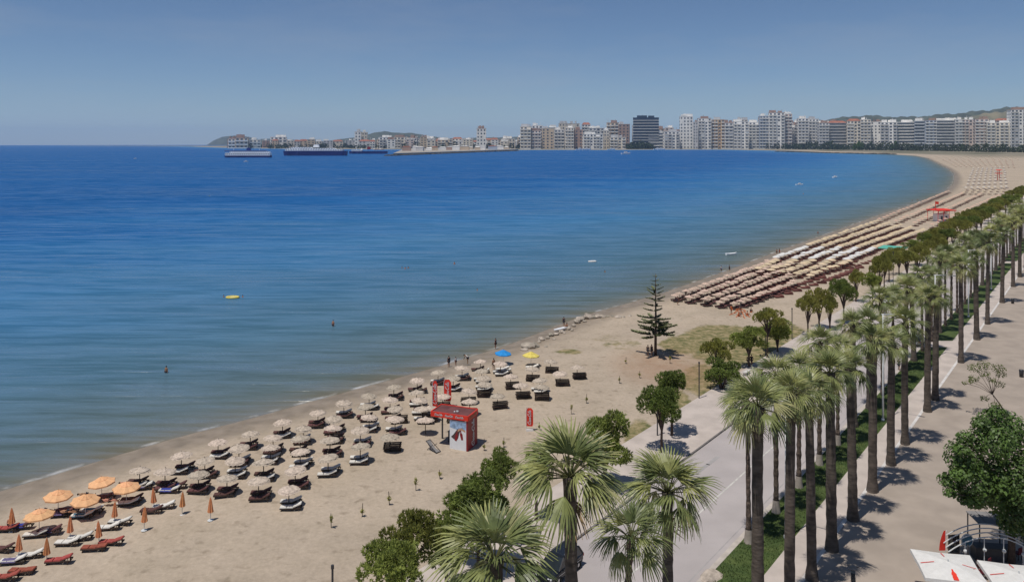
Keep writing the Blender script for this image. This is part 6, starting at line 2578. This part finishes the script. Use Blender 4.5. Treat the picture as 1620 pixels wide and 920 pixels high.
while u < 830:
    w = rsb.uniform(9, 18)
    if not (545 < u < 590):
        building(u + 60, u + 60 + w, rsb.uniform(219, 224), FR_ + rsb.uniform(600, 1100), rsb.choice([C_, T_, GR, W_, BR]), 'window', roof='tiles' if rsb.random() < .25 else 'flat', part_of="low houses behind the port", px_storey=3.2)
    u += w + rsb.uniform(-2, 5)

u = 585.0
while u < 825:
    w = rsb.uniform(8, 17)
    if not (748 < u + w / 2 < 775):
        building(u, u + w, rsb.uniform(216, 225), FR_ + rsb.uniform(180, 520), rsb.choice([C_, T_, W_, BR, PK, C_]), rsb.choice(['window', 'balcony']), roof='tiles' if rsb.random() < .3 else 'flat', part_of="low port-side quarter", px_storey=4.0)
    u += w + rsb.uniform(-1, 5)

# ------------------------------------------------------------------ ships, breakwaters and quay
def ferry(u0, u1, v, label, hullmat, decks, funnel_mat, rot, hull_px):
    Y = FPX * (H - SEA) / (v - V0)
    L = (u1 - u0) * Y / FPX
    x = ((u0 + u1) / 2 - 810) * Y / FPX
    t = thing("ferry", label, "ship", (x, Y, SEA - Y * Y / (2 * RE)), rot, "ferries at the port")
    k = Y / FPX
    hh = hull_px * k
    B = L * 0.16
    mb = MB()
    sec = [(-0.5, 0.9), (-0.45, 1.0), (0.25, 1.0), (0.40, 0.72), (0.47, 0.35), (0.5, 0.04)]
    for (a, wa), (b, wb) in zip(sec[:-1], sec[1:]):
        for s in (-1, 1):
            mb.quad((a * L, s * B / 2 * wa, hh), (b * L, s * B / 2 * wb, hh), (b * L * 0.97, s * B / 2 * wb * .8, -2), (a * L * 0.98, s * B / 2 * wa * .9, -2))
        mb.quad((a * L, -B / 2 * wa, hh), (b * L, -B / 2 * wb, hh), (b * L, B / 2 * wb, hh), (a * L, B / 2 * wa, hh))
    mb.quad((-L / 2, -B * .45, hh), (-L / 2, B * .45, hh), (-L * .49, B * .4, -2), (-L * .49, -B * .4, -2))
    link("hull", mb.mesh("hull", hullmat), t)
    z = hh
    for i, (a, b, h_, mat) in enumerate(decks):
        mb = MB()
        mb.box(((a + b) / 2 * L, 0, z + h_ * k / 2), ((b - a) * L, B * (0.96 - 0.06 * i), h_ * k))
        d = link("deck", mb.mesh("deck", M[mat]), t)
        mb = MB()
        nn = max(3, int((b - a) * 26))
        for j in range(nn):
            for s in (-1, 1):
                mb.box((a * L + (b - a) * L * (j + 0.5) / nn, s * B * (0.96 - 0.06 * i) / 2, z + h_ * k * 0.55), ((b - a) * L / nn * 0.6, 0.4, h_ * k * 0.35))
        w = link("window_row", mb.mesh("window_row", M['glass_far']), d)
        w["kind"] = "stuff"
        z += h_ * k
    mb = MB()
    mb.box((-0.02 * L, 0, z + 2.0 * k), (0.09 * L, B * 0.35, 4.2 * k), 0, 0.8)
    link("funnel", mb.mesh("funnel", M[funnel_mat]), t)
    mb = MB()
    mb.tube([(0.30 * L, 0, z - 2), (0.30 * L, 0, z + 3.5 * k)], 0.5, 5)
    mb.tube([(-0.25 * L, 0, z - 2), (-0.25 * L, 0, z + 2.5 * k)], 0.5, 5)
    link("mast", mb.mesh("mast", M['ship_white']), t)
    for j in range(4):
        for s in (-1,):
            mb = MB()
            mb.ball(((-0.3 + 0.16 * j) * L, s * B * 0.47, hh + 3.0 * k), 1.0 * k, 8, 5, 0, (2.2, 0.8, 0.7))
            link("lifeboat", mb.mesh("lifeboat", M['ship_white']), t)


ferry(355, 429, 249, "white and blue ferry moored at the outer berth", M['hull_blue'], [(-0.49, 0.46, 4.2, 'ship_white'), (-0.46, 0.36, 2.2, 'ship_white'), (-0.40, 0.48, 1.7, 'ship_blue')], 'hull_blue', math.pi, 3.2)
ferry(448, 549, 246, "long dark blue ferry with white upper decks", M['hull_blue'], [(-0.44, 0.45, 2.4, 'ship_white'), (-0.30, 0.42, 1.8, 'ship_white'), (0.05, 0.36, 1.6, 'ship_white')], 'ship_white', math.pi, 7.5)
ferry(552, 613, 243, "low dark workboat with cranes beside the long ferry", M['hull_blue'], [(0.15, 0.42, 2.0, 'ship_white'), (-0.40, -0.15, 1.0, 'wall_brick')], 'cola_wine', math.pi, 4.0)


def breakwater(px, wid, hgt, label, mat):
    P_ = []
    for u, v in px:
        y = FPX * (H - SEA) / (v - V0)
        P_.append(Vector(((u - 810) * y / FPX, y, 0)))
    mb = MB()
    for a, b in zip(P_[:-1], P_[1:]):
        d = (b - a)
        n = max(2, int(d.length / 14))
        d.normalize()
        nr = Vector((-d.y, d.x, 0))
        for i in range(n):
            c = a.lerp(b, (i + 0.5) / n)
            for s in (-1, 0, 1):
                mb.ball((c.x + nr.x * s * wid * .3 + random.uniform(-3, 3), c.y + nr.y * s * wid * .3, SEA + random.uniform(-1, 0.5)), wid * 0.30, 6, 4, 0.2, (1.6, 1.2, hgt / wid * 2.4))
    o = link("breakwater", mb.mesh("breakwater", mat))
    tag(o, label, "breakwater")


M['rubble_dark'] = mk("rubble_dark", (0.055, 0.052, 0.05), 0.95, 0.4, 0.2)
breakwater([(612, 246.5), (700, 243), (760, 240.5), (818, 238.5)], 16, 4.0, "long dark stone breakwater in front of the port sheds", M['rubble_dark'])
breakwater([(1230, 239.6), (1300, 241.8), (1360, 243.2), (1418, 244.2)], 14, 3.4, "thin dark stone breakwater along the right side of the bay", M['rubble_dark'])
# quay with sheds and containers behind the breakwater
q = MB()
a = G(640, 243)
b = G(815, 238)
qq = [coast_point(622, 244.5), coast_point(700, 241.8), coast_point(815, 237.6), coast_point(820, 236.6), coast_point(640, 236.4)]
q.prism(qq, SEA - 3, SEA + 3.5)
structure("quay", q.mesh("quay", M['concrete_far']))
for i in range(15):
    u = 645 + i * 11 + random.uniform(-3, 3)
    v = 240.6 - (u - 645) * 0.016 - random.uniform(0.2, 1.5)
    p = G(u, v)
    t = thing("port_shed", "low port shed on the quay, " + ordinal(i) + " from the ships", "shed", (p.x, p.y, SEA + 3.3), random.uniform(-.2, .2), "sheds on the quay")
    w, d_, h_ = random.uniform(18, 40), random.uniform(14, 22), random.uniform(7, 15)
    mb = MB()
    mb.box((0, 0, h_ / 2), (w, d_, h_))
    link("wall", mb.mesh("wall", M[random.choice(['wall_white', 'wall_grey', 'wall_blue', 'wall_tan', 'wall_brick'])]), t)
    mb = MB()
    mb.prism([(-w / 2 - .5, -d_ / 2 - .5), (w / 2 + .5, -d_ / 2 - .5), (w / 2 + .5, d_ / 2 + .5), (-w / 2 - .5, d_ / 2 + .5)], h_, h_ + 0.8)
    mb.box((0, 0, h_ + 1.6), (w * 0.98, d_ * 0.9, 2.0), 0, 0.5)
    link("roof", mb.mesh("roof", M[random.choice(['wall_white', 'wall_grey', 'tiles_red'])]), t)

# ------------------------------------------------------------------ trees across the bay
tl = MB()
rst = random.Random(31)


def clump(x, y, r, hgt, n):
    for _ in range(n):
        z = rst.random()
        a = rst.uniform(0, 6.28)
        rr = r * math.sqrt(max(0.05, 1 - (2 * z - 0.7) ** 2 * 0.6)) * rst.uniform(0.5, 1.05)
        p = Vector((x + rr * math.cos(a), y + rr * math.sin(a), z * hgt - y * y / (2 * RE)))
        s = r * 0.28
        d1 = Vector((rst.uniform(-1, 1), rst.uniform(-1, 1), rst.uniform(-.5, .5))).normalized() * s
        d2 = Vector((rst.uniform(-.6, .6), rst.uniform(-.6, .6), 1)).normalized() * s
        tl.quad(p - d1, p - d2 * .8, p + d1, p + d2)


u = 640.0
while u < 1640:
    dens = 1.0 if u > 1180 else (0.75 if 840 < u < 1180 else 0.35)
    if rst.random() < dens:
        vb = np.interp(u, [640, 1200, 1300, 1400, 1480, 1560, 1640], [234.6, 235.0, 236.2, 237.5, 238.5, 240.2, 241.0])
        y = FPX * H / (vb - V0) + rst.uniform(-40, 60)
        hp = rst.uniform(5, 11) * (1.25 if u > 1280 else 1.0)
        clump((u - 810) * y / FPX, y, rst.uniform(2.5, 5.5) * y / FPX, hp * y / FPX, 46)
    u += rst.uniform(1.2, 3.4)
for i in range(50):      # wooded mound beside the glass tower
    u = rst.uniform(993, 1034)
    y = 3900
    clump((u - 810) * y / FPX, y + rst.uniform(-20, 60), 14, rst.uniform(8, 14) * (1 - abs(u - 1014) / 60) * y / FPX, 40)
for i in range(170):
    u = rst.uniform(360, 830)
    y = FR_ + rst.uniform(300, 1200)
    clump((u - 810) * y / FPX, y, rst.uniform(10, 24), rst.uniform(4, 8) * y / FPX, 30)
tag(link("treeline", tl.mesh("treeline", M['leaf_far'])), "dark belt of trees along the far seafront", "trees", kind="stuff")
for i in range(7):
    u = 1352 + i * 4.5 + (40 if i > 3 else 0) + random.uniform(-2, 2)
    y = FPX * H / 12.6
    t = thing("cypress_tree", "darker upright tree rising from the far seafront belt, " + ordinal(i) + " from the red-roofed block", "tree", ((u - 810) * y / FPX, y, -y * y / (2 * RE)), 0, "upright trees on the far seafront")
    k = y / FPX
    hgt = random.uniform(11, 16) * k
    mb = MB()
    mb.tube([(0, 0, 0), (0, 0, hgt * 0.5)], [1.2, 0.6], 6)
    link("trunk", mb.mesh("trunk", M['bark']), t)
    mb = MB()
    for _ in range(160):
        z = random.random()
        r_ = 2.6 * k * (1 - (2 * z - 0.8) ** 2 * 0.7) * random.uniform(0.6, 1.0)
        a = random.uniform(0, 6.28)
        p = Vector((r_ * math.cos(a), r_ * math.sin(a), hgt * (0.12 + 0.88 * z)))
        d1 = Vector((random.uniform(-1, 1), random.uniform(-1, 1), random.uniform(-.3, .3))).normalized() * k * 0.9
        d2 = Vector((random.uniform(-.5, .5), random.uniform(-.5, .5), 1)).normalized() * k * 1.1
        mb.quad(p - d1, p - d2, p + d1, p + d2)
    link("crown", mb.mesh("crown", M['leaf']), t)


# ------------------------------------------------------------------ haze over the bay
def haze_box():
    mb = MB()
    mb.box((0, 6000, 280), (60000, 60000, 760))
    me = mb.mesh("haze", [])
    m = bpy.data.materials.new("haze")
    m.use_nodes = True
    nt = m.node_tree
    for n in list(nt.nodes):
        nt.nodes.remove(n)
    pv = nt.nodes.new("ShaderNodeVolumePrincipled")
    pv.inputs["Color"].default_value = (0.52, 0.71, 0.95, 1)
    pv.inputs["Density"].default_value = 0.00003
    pv.inputs["Anisotropy"].default_value = 0.0
    o = nt.nodes.new("ShaderNodeOutputMaterial")
    nt.links.new(pv.outputs[0], o.inputs["Volume"])
    me.materials.append(m)
    ob = link("haze", me)
    tag(ob, "pale sea haze lying over the whole bay", "haze", kind="stuff")


haze_box()
